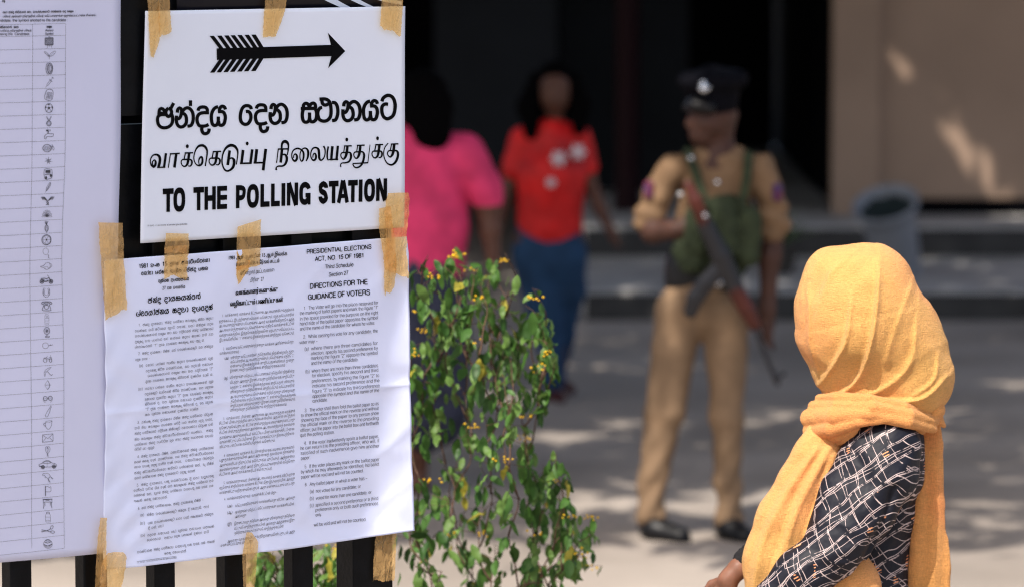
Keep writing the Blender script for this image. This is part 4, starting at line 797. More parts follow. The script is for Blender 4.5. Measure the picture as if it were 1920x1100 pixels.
sl_ = [('1. ඡන්ද දායකයා, ඡන්ද පත්‍රිකා සළකුණු කිරීම සඳහා', 610, 253), ('වෙන්කර ඇති ස්ථානය තුළට ගොස්, තමා ඡන්දය දෙන', 621), ('අපේක්ෂකයාගේ ලකුණ සහ නම ඉදිරියෙන් ඡන්ද පත්‍රිකාවේ', 630.5), ('දකුණු අත පැත්තේ හත් කාර්යය සඳහා සලසා ඇති ඉඩ', 641), ('ප්‍රමාණයෙහි “1” දරන ඉලක්කම සළකුණු කළ යුතු ය.', 651, 0, 377), ('2. ඡන්ද දායකයා විසින්, යම් අපේක්ෂකයකුට තම ඡන්දය', 663.4, 253), ('දෙන අතර -', 674.7, 0, 274),
 ('(අ)', 686, 254, 261), ('තෝරා පත්කර ගැනීම සඳහා අපේක්ෂකයන් තුන්', 685, 266), ('දෙනෙකු සිටින අවස්ථාවක, තම දෙවැනි මනාපය', 695.5, 266), ('ඒ අපේක්ෂකයාගේ ලකුණ සහ නම ඉදිරියෙන් “2”', 705, 266), ('දරන ඉලක්කම සළකුණු කිරීමෙන් දැක්විය හැකි ය;', 715.3, 266),
 ('(ආ)', 730, 254, 262), ('තෝරා පත්කර ගැනීම සඳහා අපේක්ෂකයන් තුන්', 729, 266), ('දෙනෙකුට වැඩියෙන් සිටින අවස්ථාවක, තම දෙවන', 739, 266), ('මනාපය දැක්වීම සඳහා “2” දරන ඉලක්කම සළකුණු', 749, 266), ('කිරීමෙන් ද, තම තුන්වන මනාපය දැක්වීම සඳහා', 758, 266), ('“3” දරන ඉලක්කම සළකුණු කිරීමෙන් ද, තම දෙවන', 767.5, 266), ('සහ තුන්වන මනාපයන් දැක්විය හැකිය.', 777.6, 266, 365.6),
 ('3. ඉන්පසු ඡන්ද දායකයා විසින් ඡන්ද පත්‍රිකාව පිටුපස', 792.5, 252), ('ඇති නිල සළකුණ පෙනෙන පරිදි එය නැමිය යුතු අතර,', 803), ('ඡන්ද පත්‍රිකාවේ ඉදිරිපස කිසිවකුට නොපෙන්වා පිටුපස ඇති', 813), ('නිල සළකුණ ඡන්ද ස්ථානාධිපතිවරයාට පෙන්වා, ඒ ඡන්ද', 824), ('පත්‍රිකාව ඡන්ද පෙට්ටිය තුළ බහා ඡන්ද පොළෙන් වහාම', 834), ('පිටවී යා යුතුය.', 842.8, 0, 285),
 ('4. ඡන්ද දායකයා විසින්, අනවධානයෙන් ඡන්ද පත්‍රිකාවක්', 856.5, 252), ('නරක් කරනු ලැබූ අවස්ථාවක, එය ඡන්ද ස්ථානාධිපතිවරයා', 866.6), ('වෙත ආපසු දෙනු ලැබිය හැකි අතර, ඒ අනවධානය පිළිබඳව', 876), ('ඡන්ද ස්ථානාධිපතිවරයා සෑහීමට පත්වන්නේ නම්, ඔහු විසින්', 887), ('තවත් පත්‍රිකාවක් ඡන්ද දායකයාට දෙනු ලැබේ.', 896.8, 0, 360),
 ('5. ඡන්ද දායකයා, පසු අවස්ථාවක දී තමා හඳුනාගනු', 910, 252), ('ලැබීමට ආධාර විය හැකි යම් සළකුණක් ඡන්ද පත්‍රිකාව මත', 920), ('තබන්නේ නම්, ඔහුගේ ඡන්ද පත්‍රිකාව අවලංගු වන අතර එය', 929.6), ('ගණන් කරනු නොලැබේ.', 939.6, 0, 308), ('6. යම් ඡන්ද පත්‍රිකාවක, ඡන්ද දායකයකු විසින් -', 953.4, 253, 374),
 ('(අ)', 966, 258, 265), ('කිසිම අපේක්ෂකයකුට ඡන්දය දී නොමැති; හෝ', 965, 270, 384), ('(ආ)', 981, 257, 265), ('එක් අපේක්ෂකයකුට වඩා වැඩි ගණනකට ඡන්දය', 980, 270), ('දී ඇති; හෝ', 989.5, 270, 300), ('(ඇ)', 1004, 257, 265), ('දෙවන මනාපය හෝ තුන්වන මනාපය පමණක්', 1003, 270), ('නැතහොත් ඒ මනාප දෙක පමණක් දක්වා ඇති', 1012.3, 270, 382), ('අවස්ථාවක ඡන්ද පත්‍රිකාව අවලංගු වන අතර එය ගණන්', 1034.6, 251), ('කරනු නොලැබේ.', 1037, 301, 341)]
block('s', sl_, 247, 392, 3.7, lambda t_, a, b, c_, d, h: add_si(ink, t_, a, b, c_, d, h, .22))
ink = Ink(); add_text(ink, 'CE 081/01 - 75,000 (2024/08)', 249, 1053, 288, 1047.5, 2.4); add_si(ink, 'ශ්‍රී ලංකා රජයේ මුද්‍රණ දෙපාර්තමේන්තුව', 289, 1047.3, 322, 1043, 1.8, .12)
ink.stroke([(249, 1049.5), (322, 1039.5)], .25, 6)
ink.put('small_print', S_dir, S_dir.root, M['grey_ink'])

# ---- symbol poster
ink = Ink()
yl = lambda n: 67.7 + 24.73 * n; yr = lambda n: 66.4 + 24.594 * n
xm_ = lambda y: 55.3 - 3.5 * math.exp(-((y - 455) / 120) ** 2) - .8 * (y / 1000); xr_ = lambda y: 118 - 5 * math.exp(-((y - 440) / 130) ** 2) - 3 * (y / 1000)
def hline(ya, yb, n_=0):
    s_ = (yb - ya) / 61.; x1 = xr_(yb); ink.stroke([(-240, ya - s_ * 295), (-100, ya - s_ * 155), (20, ya - s_ * 35), (x1, yb)], .2, 14)
hline(45.5, 44.3)
for n in range(40): hline(yl(n), yr(n))
ys = [44.3 + 24.5 * i for i in range(41)]
ink.stroke([(xr_(min(y, 1026)), min(y, 1026)) for y in ys], .2, 14); ink.stroke([(xm_(y), min(y, 1031) + 1.2) for y in ys], .2, 14)
ink.stroke([(xm_(y) - 88, y + 3) for y in ys], .2, 14)
ink.put('table_rules', S_left, S_left.root, M['grey_ink'])
ink = Ink()
ink = Ink(); add_si(ink, 'හෝ ඡන්ද හිමියාගේ නම, අපේක්ෂකයාට වෙන්කරන ලද ලකුණ :', 1, 25.2, 137, 22.8, 3, .4); ink.put('text_line', S_left, S_left.root, M['grey_ink'])
ink = Ink(); add_text(ink, 'பெயர் அல்லது தேருநரின் பெயர், வேட்பாளருக்கு ஒதுக்கப்பட்டுள்ள சின்னம் :', 1, 33, 177, 30.6, 3.8, .008, res=1); ink.put('text_line', S_left, S_left.root, M['grey_ink'])
ink = Ink(); add_text(ink, 'in the case of a candidate, the name of the candidate, the symbol allotted to the candidate :', -134, 42, 122, 39.8, 4.6, .012); ink.put('text_line', S_left, S_left.root, M['grey_ink'])
ink = Ink(); add_si(ink, 'කරන ඡන්ද හිමියාගේ නම', -40, 53.5, 30, 52.4, 3, .5); ink.put('text_line', S_left, S_left.root, M['grey_ink'])
ink = Ink(); add_text(ink, 'நியமனம் செய்த தேருநரின் பெயர்', -25, 60.2, 53, 59, 3.6, .008, res=1); ink.put('text_line', S_left, S_left.root, M['grey_ink'])
ink = Ink(); add_text(ink, 'Name of the elector nominating the  Candidate', -75, 66.6, 49, 65.6, 4, .012); ink.put('text_line', S_left, S_left.root, M['grey_ink'])
ink = Ink(); add_si(ink, 'ලකුණ', 82, 52, 92, 51.8, 3, .5); ink.put('text_line', S_left, S_left.root, M['grey_ink'])
ink = Ink(); add_text(ink, 'சின்னம்', 79, 59.2, 94, 58.8, 3.4, .008); ink.put('text_line', S_left, S_left.root, M['grey_ink'])
ink = Ink(); add_text(ink, 'Symbol', 79, 65.6, 94.5, 65, 4, .012); ink.put('text_line', S_left, S_left.root, M['grey_ink'])
ink = Ink(); add_text(ink, '4', 0, 6, 6, 6, 9, .03); ink.put('text_line', S_left, S_left.root, M['grey_ink'])
def sym(n, draw):
    y = (yl(n) + yl(n + 1)) / 2 * .5 + (yr(n) + yr(n + 1)) / 2 * .5; x = 87 - 4 * math.exp(-((y - 440) / 130) ** 2) - 2.5 * (y / 1000)
    k = Ink()
    class Q:
        def s(_, pts, w_=.35): k.stroke([(x + a, y + b) for a, b in pts], w_ * .75, 1.6)
        def e(_, a, b, rx, ry, w_=.35, rot=0, a0=0, a1=2 * math.pi): k.ellipse(x + a, y + b, rx, ry, w_ * .75, rot, 16, a0, a1)
        def d(_, a, b, rx, ry): k.dot(x + a, y + b, rx, ry)
        def p(_, pts): k.poly([(x + a, y + b) for a, b in pts])
    draw(Q()); k.put('symbol', S_left, S_left.root, M['grey_ink'])
pi = math.pi
def s_board(q): q.s([(-8, -8), (7, -8.5)], .8); q.s([(7, -8.5), (7, 5)], .8); q.s([(-8, 5), (7, 5)], .8); q.s([(-8, -8), (-8, 5)], .8); [q.s([(-7, y), (6.5, y - .3)], .32) for y in np.arange(-7, 5, 1.0)]; q.s([(-3, 5), (-4, 11)]); q.s([(3, 5), (4, 10)]); q.s([(0, 5), (0, 9)]); q.s([(-2, -10), (2, -10)])
def s_leaves(q): q.s([(0, 2), (-5, -1), (-10, -7), (-4, -5), (0, 2)]); q.s([(0, 2), (4, -5), (12, -8), (8, -1), (0, 2)]); q.s([(0, 2), (-8, -5)], .2); q.s([(0, 2), (9, -6)], .2); q.s([(0, 0), (0, 7)])
def s_tyre(q): q.e(-1.5, 0, 5, 10.5, .4); q.e(2, 0, 4.5, 10, .7); q.e(2.5, 0, 2.6, 7, .5); [q.s([(-6 + abs(i) * .35, i * 1.9), (-1.5, i * 1.9 + 1)], .3) for i in range(-4, 5)]
def s_syr(q): q.s([(-7, 11), (-4, 7)], .25); q.s([(-4.5, 6), (2, -3), (4, -1.5), (-2.5, 7.2), (-4.5, 6)]); q.s([(0, -5), (6, 0)], .5); q.s([(3, -3), (7, -8)]); q.s([(5, -9), (9, -6)], .5)
def s_calc(q): q.s([(-4, -9), (7, -8), (5, 9), (-8, 7), (-4, -9)], .5); q.s([(-4.5, -5), (6, -4)], .4); [q.s([(-5 - r * .5, -2.5 + r * 2.6), (5.5 - r * .3, -1.7 + r * 2.6)], .35) for r in range(4)]; [q.s([(-2.5 + c * 2.7, -3), (-4.5 + c * 2.7, 8)], .3) for c in range(4)]
def s_ball(q): q.e(0, 0, 7.2, 8.4, .5); q.p([(-2.5, -1), (0, -3), (2.5, -1), (1.6, 2), (-1.6, 2)]); q.p([(-3, -8), (2, -8), (1, -5.8), (-2, -5.8)]); q.p([(5, -4.5), (7, -2), (7, 2), (5.3, 0)]); q.p([(-6.8, -3), (-5, -3.5), (-5, -.5), (-7, 1)]); q.s([(-2.5, -1), (-5, -2)]); q.s([(2.5, -1), (5, -2)]); q.s([(1.6, 2), (4, 5.5)]); q.s([(-1.6, 2), (-4, 5.5)]); q.d(4.3, 6, 1.3, 1); q.d(-4.3, 6, 1.3, 1)
def s_medal(q): q.e(0, 4, 4.2, 4.6, .7); q.e(0, 4, 2.4, 2.8, .4); q.s([(-5, -9), (0, 0)], .5); q.s([(5, -9), (0, 0)], .5); q.s([(-3, -9), (0, -3), (3, -9)], .25)
def s_tap(q): q.p([(-5, -9), (-1, -9), (-1, -6), (-5, -6)]); q.s([(-1, -8.5), (3, -8.5), (3, -6.5), (-1, -6.5)]); q.s([(-1, -6), (-1.5, -2)], .9); q.s([(-8, 8), (-8, 3), (-4, -1), (0, -1.5), (5, -1), (8, -2), (8, 3), (4, 4), (-2, 4), (-5, 5), (-5, 8), (-8, 8)], .5)
def s_fruit(q): q.e(-3, 1, 8, 7, .6); [q.s([(-9 + i * 2, -3 + abs(i - 3) * .4), (-8 + i * 2, 6 - abs(i - 3) * .6)], .22) for i in range(7)]; [q.s([(-10, -3 + i * 2), (4, -3.5 + i * 2)], .18) for i in range(5)]; q.s([(6, -6), (8, -3), (10, 1), (9, 5), (7, 1), (7, -3)], .4); q.s([(5, 0), (8, -4)], .4)
def s_star(q):
    for k in range(7):
        a = k * 2 * pi / 7 - pi / 2; a2 = a + .42; q.p([(0, 0), (8 * math.cos(a), 8.5 * math.sin(a)), (2.6 * math.cos(a2), 2.8 * math.sin(a2))])
def s_rick(q): q.s([(-7, -8), (5, -9), (7, -6), (7, 6), (2, 9), (-6, 9), (-7, -8)], .5); q.p([(-5, -7), (4, -7.5), (4, -2), (-5, -2)]); q.d(-4, 7, 2, 3); q.d(5, 3, 2, 3); q.s([(-6, 1), (4, 0)], .8)
def s_feather(q): q.s([(-5, 10), (0, 2), (4, -7), (4.5, -9)], .3); q.s([(-3, 7), (-2, 0), (2, -7), (4.5, -9), (5, -4), (1, 3), (-3, 7)], .35); [q.s([(-2 + i, 4 - 2 * i), (2 + i * .7, 1.5 - 2 * i)], .2) for i in range(5)]
def s_eagle(q): [q.s([(0, 1), (-6 - i * .3, -6 + i * 1.2), (-12 + i * .9, -5 + i * 1.4)], .6) for i in range(4)]; [q.s([(1, 1), (7, -6 + i * 1.2), (13 - i, -6 + i * 1.6)], .6) for i in range(4)]; q.s([(0, 0), (-1, 5), (2, 7), (1, 2)], .8); q.s([(-3, 8), (3, 8)], .6)
def s_lotus(q):
    for k in range(9):
        a = pi + k * pi / 8; q.s([(0, 6), (6 * math.cos(a - .2), 5 + 7 * math.sin(a - .2)), (10 * math.cos(a), 6 + 13 * math.sin(a)), (6 * math.cos(a + .2), 5 + 7 * math.sin(a + .2)), (0, 6)], .3)
def s_pine(q): q.e(0, 3, 3.2, 6, .6); [q.s([(-3, -1 + 2 * i), (3, -1 + 2 * i)], .35) for i in range(5)]; [q.s([(0, -3), (-3 + i, -7), (-3 + 1.5 * i, -10)], .4) for i in range(5)]; q.s([(0, 9), (0, 12)])
def s_wheel(q): q.e(0, 0, 8.5, 9.5, .7, .3); q.e(0.5, 0, 7, 8, .3); [q.s([(0, 0), (7 * math.cos(k * pi / 3), 8 * math.sin(k * pi / 3))], .25) for k in range(6)]; q.d(0, 0, 1.6, 1.6)
def s_balloon(q): q.e(-1, -3, 5.2, 6.2, .3, -.2); q.s([(3, 3), (5, 5), (4, 8), (6, 10)], .5)
def s_shell(q): q.s([(-11, 1), (-5, -1), (0, -6), (6, -6), (11, -1), (5, 5), (0, 6), (-5, 3), (-11, 1)], .4); q.s([(-4, 2), (2, 1), (5, 5)], .3); q.s([(6, -6), (8, 0), (5, 5)], .3)
def s_moto(q): q.e(-8, 4, 3.4, 3.6, .9); q.e(9, 4, 3.4, 3.6, .9); q.d(9, 4, 2, 2); q.d(-8, 4, 1.8, 1.8); q.s([(-10, -1), (-4, -2), (1, -1), (5, -3), (9, 4)], .8); q.s([(-7, 3), (0, 4), (4, 2)], 1.2); q.s([(2, -8), (4, -6), (6, -2)], .5); q.s([(-9, 1), (-3, 1)], .7)
def s_shoe(q): q.s([(-4, -9), (-6, -5), (-6, 3), (-2, 8), (2, 8), (6, 3), (6, -5), (4, -9)], .4); q.s([(-2, -8), (-3.5, -4), (-3.5, 2), (0, 5), (3.5, 2), (3.5, -4), (2, -8)], .3); [q.d(sx * 5, -5 + 3 * i, .5, .8) for sx in (-1, 1) for i in range(4)]
def s_phone(q): q.s([(-9, -4), (-8, -7), (-3, -8), (4, -8), (9, -7), (10, -4), (6, -4), (5, -6), (-4, -6), (-5, -4), (-9, -4)], .7); q.e(0, 2, 4, 3.8, .6); q.s([(-4, -3), (-8, 6), (-6, 8.5), (7, 8.5), (8, 6), (5, -3)], .6); q.s([(-3, -3), (3, -3)], .8)
def s_toy(q): q.s([(-2, -9), (-3.5, -5), (-3.5, 8), (-2, 10), (3, 10), (4, 8), (4, -5), (2, -9), (-2, -9)], .22); q.s([(-3, -2), (4, -2)], .25); q.s([(-3, 3), (4, 3)], .25); q.e(.3, -5, 1.6, 1.6, .25); q.s([(-2, 7), (3, 7)], .3)
def s_fan(q): q.e(0, -3, 5.4, 6.6, .5); q.e(0, -3, 2, 2.4, .4); [q.s([(0, -3), (5 * math.cos(k * pi / 4), -3 + 6 * math.sin(k * pi / 4))], .25) for k in range(8)]; q.s([(0, 4), (0, 7)], .6); q.e(1, 8, 4, 1.4, .5)
def s_pom(q): q.e(-3, 0, 5.6, 5.4, .35); q.s([(3, 0), (11, -1.6)], .5); q.s([(5, 0), (7, -3)], .3)
def s_trac(q): q.e(-4, 3, 3.4, 3.4, .5); q.e(6, 3, 2.4, 3.2, .6); q.s([(-7, -1), (-2, -2), (1, 0), (6, 0)], .5); q.s([(6, -7), (6, 0)], .3); q.s([(3, -3), (8, -3), (8, 1)], .35); q.s([(-3, -2), (1, -5)], .3)
def s_umb(q): q.s([(-5, 8), (-6, 0), (-1, -6), (7, -9), (3, -5), (0, -2), (-3, 1), (-5, 8)], .35); q.s([(-1, -2), (7, 6), (9, 4)], .5); q.s([(-3, 1), (-4, -2)], .2)
def s_bow(q): q.s([(0, -9), (3, -4), (4, 0), (3, 4), (0, 8)], .5); q.s([(0, -9), (-5, -.5), (0, 8)], .25); q.s([(-5, -.5), (7, -.5)], .3)
def s_spec(q): q.e(-4.5, 0, 3.6, 4, .6); q.e(5, -.6, 3.6, 4, .6); q.s([(-1, -.5), (1.4, -.8)], .5); q.s([(-8, 0), (-7, 6), (-4, 8)], .3); q.s([(8.6, -1), (8, 4), (5, 7)], .3); q.s([(-8, 0), (8, -1)], .2)
def s_bot(q): q.s([(6, -11), (3, -6), (0, -2), (-5, 8), (-1, 9.5), (3, 2), (5, -5), (7, -10)], .4)
def s_cup(q): q.s([(-4, -6), (-4, 3), (0, 8), (4, 7), (7, 0), (8, -8)], .4); q.s([(-4, -6), (2, -4), (8, -8), (2, -7.5), (-4, -6)], .3); q.s([(-4, -3), (-8, -2), (-6, 2), (-3, 2)], .5)
def s_env(q): q.s([(-10, -6), (10, -8)], .4); q.s([(10, -8), (10, 6)], .4); q.s([(10, 6), (-10, 8)], .4); q.s([(-10, 8), (-10, -6)], .4); q.s([(-10, -6), (0, 1)], .35); q.s([(0, 1), (10, -8)], .35); q.s([(-10, 8), (-3, -1)], .3); q.s([(10, 6), (3, -1.5)], .3)
def s_bud(q): q.s([(0, 4), (-4, -1), (-4, -7), (-1, -9), (0, -4), (1, -9), (4, -7), (4, -1), (0, 4)], .35); q.s([(0, 3), (-1, 10)], .5); q.s([(0, 3), (1.5, 10)], .3); q.s([(-2, -6), (0, 2), (2, -6)], .25)
def s_car(q): q.s([(-16, 4), (-16, 0), (-11, -2), (-6, -6), (2, -7), (8, -3), (15, -1), (17, 3), (14, 5)], .5); q.e(-9, 5, 2.8, 3, .9); q.e(12, 4, 2.8, 3, .9); q.d(-9, 5, 1.6, 1.6); q.d(12, 4, 1.6, 1.6); q.s([(-6, 5), (9, 4.5)], .5); q.s([(-9, -2), (-5, -5), (1, -5.8), (6, -2.5), (-9, -2)], .4); q.s([(-1, -5.5), (-1, 4)], .25); q.s([(-16, 3), (-12, 4)], .8)
def s_roo(q): q.s([(-10, -4), (-8, -8), (-5, -7), (0, -8), (4, -5), (6, -1), (10, 3)], .4); q.s([(-10, -4), (-6, -4), (-3, -1), (1, 3), (3, 9)], .4); q.s([(4, -2), (2, 3), (5, 9)], .5); q.s([(-4, -2), (-5, 1)], .4); q.s([(6, -1), (11, 2)], .3)
def s_flag(q): q.s([(-4, -9), (-4, 10)], .8); q.s([(-4, -7), (0, -8), (4, -6), (6, -8), (6, 1), (2, 2), (-4, 2)], .4)
def s_table(q): q.s([(-9, -8), (9, -9)], 1); q.s([(-8, -7), (-8, -2), (-5, -4), (0, -3), (6, -4), (8, -2), (8, -8)], .4); q.s([(-7, -3), (-7, 3), (-8, 9)], .6); q.s([(7, -3), (7, 3), (8, 8)], .6); q.s([(-5, -4), (-5, 4)], .4); q.s([(5, -4), (5, 3)], .4); q.s([(-3, -6), (3, -6)], .5)
def s_gas(q): q.s([(-2, -6), (-4, -3), (-4, 8), (-2, 9), (4, 9), (5, 8), (5, -3), (3, -6), (-2, -6)], .3); q.s([(-4, 0), (5, 0)], .25); q.s([(-2, -6), (-2, -9), (3, -9), (3, -6)], .5); q.s([(-4, 6), (5, 6)], .25)
def s_sci(q): q.s([(-12, 3), (0, 0), (5, -3)], .7); q.s([(-12, -1), (0, 1.5), (6, 3)], .6); q.e(7.5, -5.5, 2.2, 3.6, .5, .5); q.e(9, 3.2, 3.8, 2.2, .5, .1)
def s_pot(q): q.e(0, 1, 8, 8, .35); q.e(0, -6, 4, 1.5, .4); q.s([(-6.5, -3), (0, -1), (6.5, -4)], .7); q.s([(-7.5, 2), (0, 4.5), (7.8, 1)], .9); q.s([(-6, 5), (0, 7), (6, 4)], .35)
for n, f_ in enumerate([s_board, s_leaves, s_tyre, s_syr, s_calc, s_ball, s_medal, s_tap, s_fruit, s_star, s_rick, s_feather, s_eagle, s_lotus, s_pine, s_wheel, s_balloon, s_shell, s_moto, s_shoe, s_phone, s_toy, s_fan, s_pom, s_trac, s_umb, s_bow, s_spec, s_bot, s_cup, s_env, s_bud, s_car, s_roo, s_flag, s_table, s_gas, s_sci, s_pot]): sym(n, f_)

# ------------------------------------------------------------------ tapes
def tape(Ledge, Redge, base, label, seed, amp=.0012, jag=2.5, nu=14, nv=44):
    r_ = np.random.default_rng(seed)
    def rs(E, n):
        E = np.array(E, float); t = np.linspace(0, 1, n); d = np.r_[0, np.cumsum(np.linalg.norm(np.diff(E, axis=0), axis=1))]; d /= d[-1]
        return np.stack([np.interp(t, d, E[:, 0]), np.interp(t, d, E[:, 1])], 1)
    Lp = rs(Ledge, nv + 1); Rp = rs(Redge, nv + 1); u = np.linspace(0, 1, nu + 1)
    X = Lp[:, None, 0] * (1 - u) + Rp[:, None, 0] * u; Y = Lp[:, None, 1] * (1 - u) + Rp[:, None, 1] * u
    j = r_.normal(0, jag, nu + 1); j = np.cumsum(j) * .5; j -= j.mean(); Y[-3:] += j[None] * np.array([.4, .7, 1])[:, None]
    X += (r_.normal(0, .35, (nv + 1, 1)) * ((u < .05) | (u > .95))[None])
    ph = r_.uniform(0, 6, 4); cx = X.mean(); cy = Y.mean()
    R_ = base + amp * (1 + np.sin((X - cx) / 4 + 1.8 * np.sin((Y - cy) / 22 + ph[0]) + ph[1])) * .5 + amp * .9 * np.abs(np.sin((X * .55 + Y * .3) / 6 + 2 * np.sin(Y / 17 + ph[2]) + ph[3])) ** 3
    R_ += amp * .8 * np.maximum(0, np.sin(Y / 9 + X / 14 + ph[0])) ** 4
    Pp = G(X, Y, R_.ravel()); o = Pp[len(Pp) // 2]
    ob = mesh('tape_strip', Pp - o, [(a * (nu + 1) + b, (a + 1) * (nu + 1) + b, (a + 1) * (nu + 1) + b + 1, a * (nu + 1) + b + 1) for a in range(nv) for b in range(nu)], M['tape'], None, True)
    ob.location = o; tag(ob, label, 'tape', 'strips of tan packing tape holding the notices'); return ob
tape([(270.4, -30), (271.8, 28), (276.6, 107)], [(293, -30), (293.4, 73), (283.5, 107)], .0115, 'long narrow tan tape strip running down over the top left corner of the arrow sign', 1, .0016)
tape([(290, -30), (291, 30), (292, 70)], [(310, -30), (313, 30), (315, 60)], .0140, 'shorter tan tape strip right of the long one at the sign\'s top left corner', 2, .0008)
tape([(494, -30), (488, 50), (487.5, 69.5)], [(536, -30), (529, 20), (511.5, 69)], .0115, 'tan tape strip over the middle of the arrow sign\'s top edge', 3, .0006, .8)
tape([(709.5, -30), (705, 49)], [(750.5, -30), (743.5, 68)], .0160, 'tan tape strip with ragged end at the arrow sign\'s top right corner', 4, .0005, 4)
tape([(715, 361), (711, 378), (711, 430), (710, 504)], [(753, 360), (757, 372), (751, 430), (750, 470), (755, 520)], .0225, 'wide crumpled tan tape joining the two notices at their right edge', 5, .0028, 2)
tape([(700, 390), (702, 430), (709, 480), (712, 556)], [(722, 386), (730, 440), (734, 500), (729, 535)], .0190, 'pointed tan tape strip under the wide crumpled one at the right edge', 6, .0016, 4)
tape([(436, 424), (434, 470), (435, 505)], [(480, 410), (478, 470), (477, 497)], .0200, 'tan tape bridging the gap below the middle of the arrow sign', 7, .0014, 2)
tape([(434, 490), (434, 515), (438, 530)], [(460, 486), (457, 505), (440, 531)], .0188, 'short pointed tan tape end hanging below the middle bridging strip', 17, .0006, 1)
tape([(300, 436), (298, 475), (297, 518)], [(344, 437), (342, 480), (340, 520)], .0200, 'creased tan tape bridging the gap below the left end of the arrow sign', 8, .0024, 3)
tape([(296, 462), (297, 476)], [(338, 458), (339, 470)], .0235, 'small folded tape flap across the creased strip left of the middle', 18, .0018, 2, 10, 8)
tape([(175, 416), (178, 470), (187, 598)], [(220, 417), (222, 490), (229, 576)], .0200, 'long wide tan tape joining the left poster to the directions notice', 9, .0026, 3)
tape([(178, 967), (172, 1010), (166, 1130)], [(190, 967), (189, 1010), (190, 1130)], .0225, 'straight tan tape strip at the left poster\'s lower right corner', 10, .0008, 1)
tape([(184, 1031), (174, 1060), (168, 1130)], [(214, 1030), (224, 1040), (206, 1130)], .0310, 'bunched glossy tape over the lower left corner of the directions notice', 11, .0045, 3)
tape([(447, 993), (440, 1040), (443, 1130)], [(458, 994), (470, 1012), (461, 1130)], .0300, 'narrow tan tape strip from the notice\'s bottom edge down the middle bar', 12, .0014, 1)
tape([(703, 990), (700, 1040), (697, 1091)], [(741, 988), (740, 1030), (738, 1084)], .0022, 'dusty tan tape strip stuck on the right gate post below the notice', 13, .0016, 3)

# ------------------------------------------------------------------ people
# ---- policeman
s0 = 8000 / 16.6
D0 = 16.6
g_ = ground_at(1305, 1008); fig = Figure(1305, 1008, FPX / (g_ - CAM).dot(Fv))
pol = empty('person', g_, 'policeman in khaki uniform, black peaked cap and green chest rig holding a rifle', 'person')
ch = fig.chain
body = ch([(1333, 190, 0, 44), (1334, 215, 2, 43)], 8) + ch([(1318, 235, -12, 34), (1312, 250, -14, 24)], 10) + ch([(1292, 222, -14, 6), (1287, 232, -16, 7)], 8) + ch([(1306, 206, -30, 8), (1298, 208, -16, 6)], 8) + ch([(1300, 247, -20, 8), (1308, 249, -30, 6)], 6)
body += ch([(1371, 215, 4, 10), (1369, 228, 4, 7)], 4)
body += ch([(1345, 240, 6, 27), (1343, 300, 6, 30)], 12)
body += ch([(1340, 330, 5, 60), (1325, 500, 5, 48)], 20, .6) + ch([(1254, 320, 0, 20), (1215, 400, 5, 20), (1222, 430, -10, 22), (1262, 425, -45, 18)], 12)
body += ch([(1426, 320, 0, 20), (1452, 420, 5, 19), (1440, 480, 0, 20), (1436, 575, -5, 14), (1436, 605, -5, 14)], 12)
body += ch([(1275, 600, 0, 30), (1246, 760, 0, 26), (1222, 950, 0, 20)], 10) + ch([(1360, 600, 0, 30), (1361, 780, 0, 24), (1366, 950, 0, 20)], 10)
body += fig.hand((1262, 425, -48), (1, -.12, -.1), (0, 1, .1), 62, .7) + fig.hand((1436, 600, -5), (.02, 1, 0), (.3, 0, 1), 56, .5)
skin_obj('body', body, .009, M['skin_face'], pol)
fold = lambda x, y, z: .005 * vnoise(x, y, z, 22, 1) + .003 * vnoise(x, y, z, 45, 2)
shirt = ch([(1342, 335, 5, 62), (1335, 420, 5, 68), (1322, 505, 5, 60)], 22, .62) + ch([(1262, 313, 2, 22), (1318, 298, 2, 20), (1372, 296, 2, 20), (1420, 311, 2, 22)], 14, .9) + ch([(1256, 318, 0, 27), (1234, 360, 4, 27), (1212, 408, 0, 27)], 9) + ch([(1424, 317, 0, 27), (1440, 360, 4, 27), (1450, 425, 0, 27)], 9) + ch([(1312, 290, -6, 16), (1345, 300, -20, 10)], 6) + ch([(1380, 288, -2, 16), (1345, 300, -20, 10)], 6)
skin_obj('shirt', shirt, .010, mat('khaki_shirt', (.185, .110, .058), .8, var=.2, scale=10, bump=.5, bscale=14), pol, lambda x, y, z: 1.6 * fold(x, y, z) + .006 * np.sin(x * 30 + z * 55 + 2 * np.sin(z * 20)) * (np.abs(x) > .13))
tro = ch([(1312, 528, 5, 66), (1315, 570, 5, 70)], 16, .7) + ch([(1274, 585, 0, 48), (1262, 650, -2, 41), (1246, 770, -6, 38), (1226, 880, 0, 28), (1219, 968, 0, 27)], 7) + ch([(1356, 585, 0, 46), (1360, 650, -2, 39), (1360, 780, -6, 31), (1363, 900, 0, 26), (1367, 980, 0, 27)], 7) + ch([(1262, 575, -10, 34)], 10)
skin_obj('trousers', tro, .011, M['khaki'], pol, lambda x, y, z: .009 * vnoise(x, y, z, 16, 3) + .012 * np.sin(z * 48 + 4 * np.sin(x * 20)) * np.clip(.6 - z, 0, 1))
skin_obj('belt', ch([(1316, 505, 5, 72), (1316, 518, 5, 73)], 3, .66), .008, M['leather'], pol)
skin_obj('chest_rig', ch([(1350, 418, -22, 62), (1338, 470, -22, 66)], 20, .55) + ch([(1300, 400, -66, 24), (1300, 450, -66, 24)], 8, .6) + ch([(1352, 400, -70, 24), (1352, 460, -70, 24)], 8, .6) + ch([(1400, 400, -60, 22), (1398, 470, -58, 22)], 8, .6) + ch([(1280, 465, -50, 26), (1290, 480, -56, 26)], 6, .6), .010, M['olive'], pol, fold)
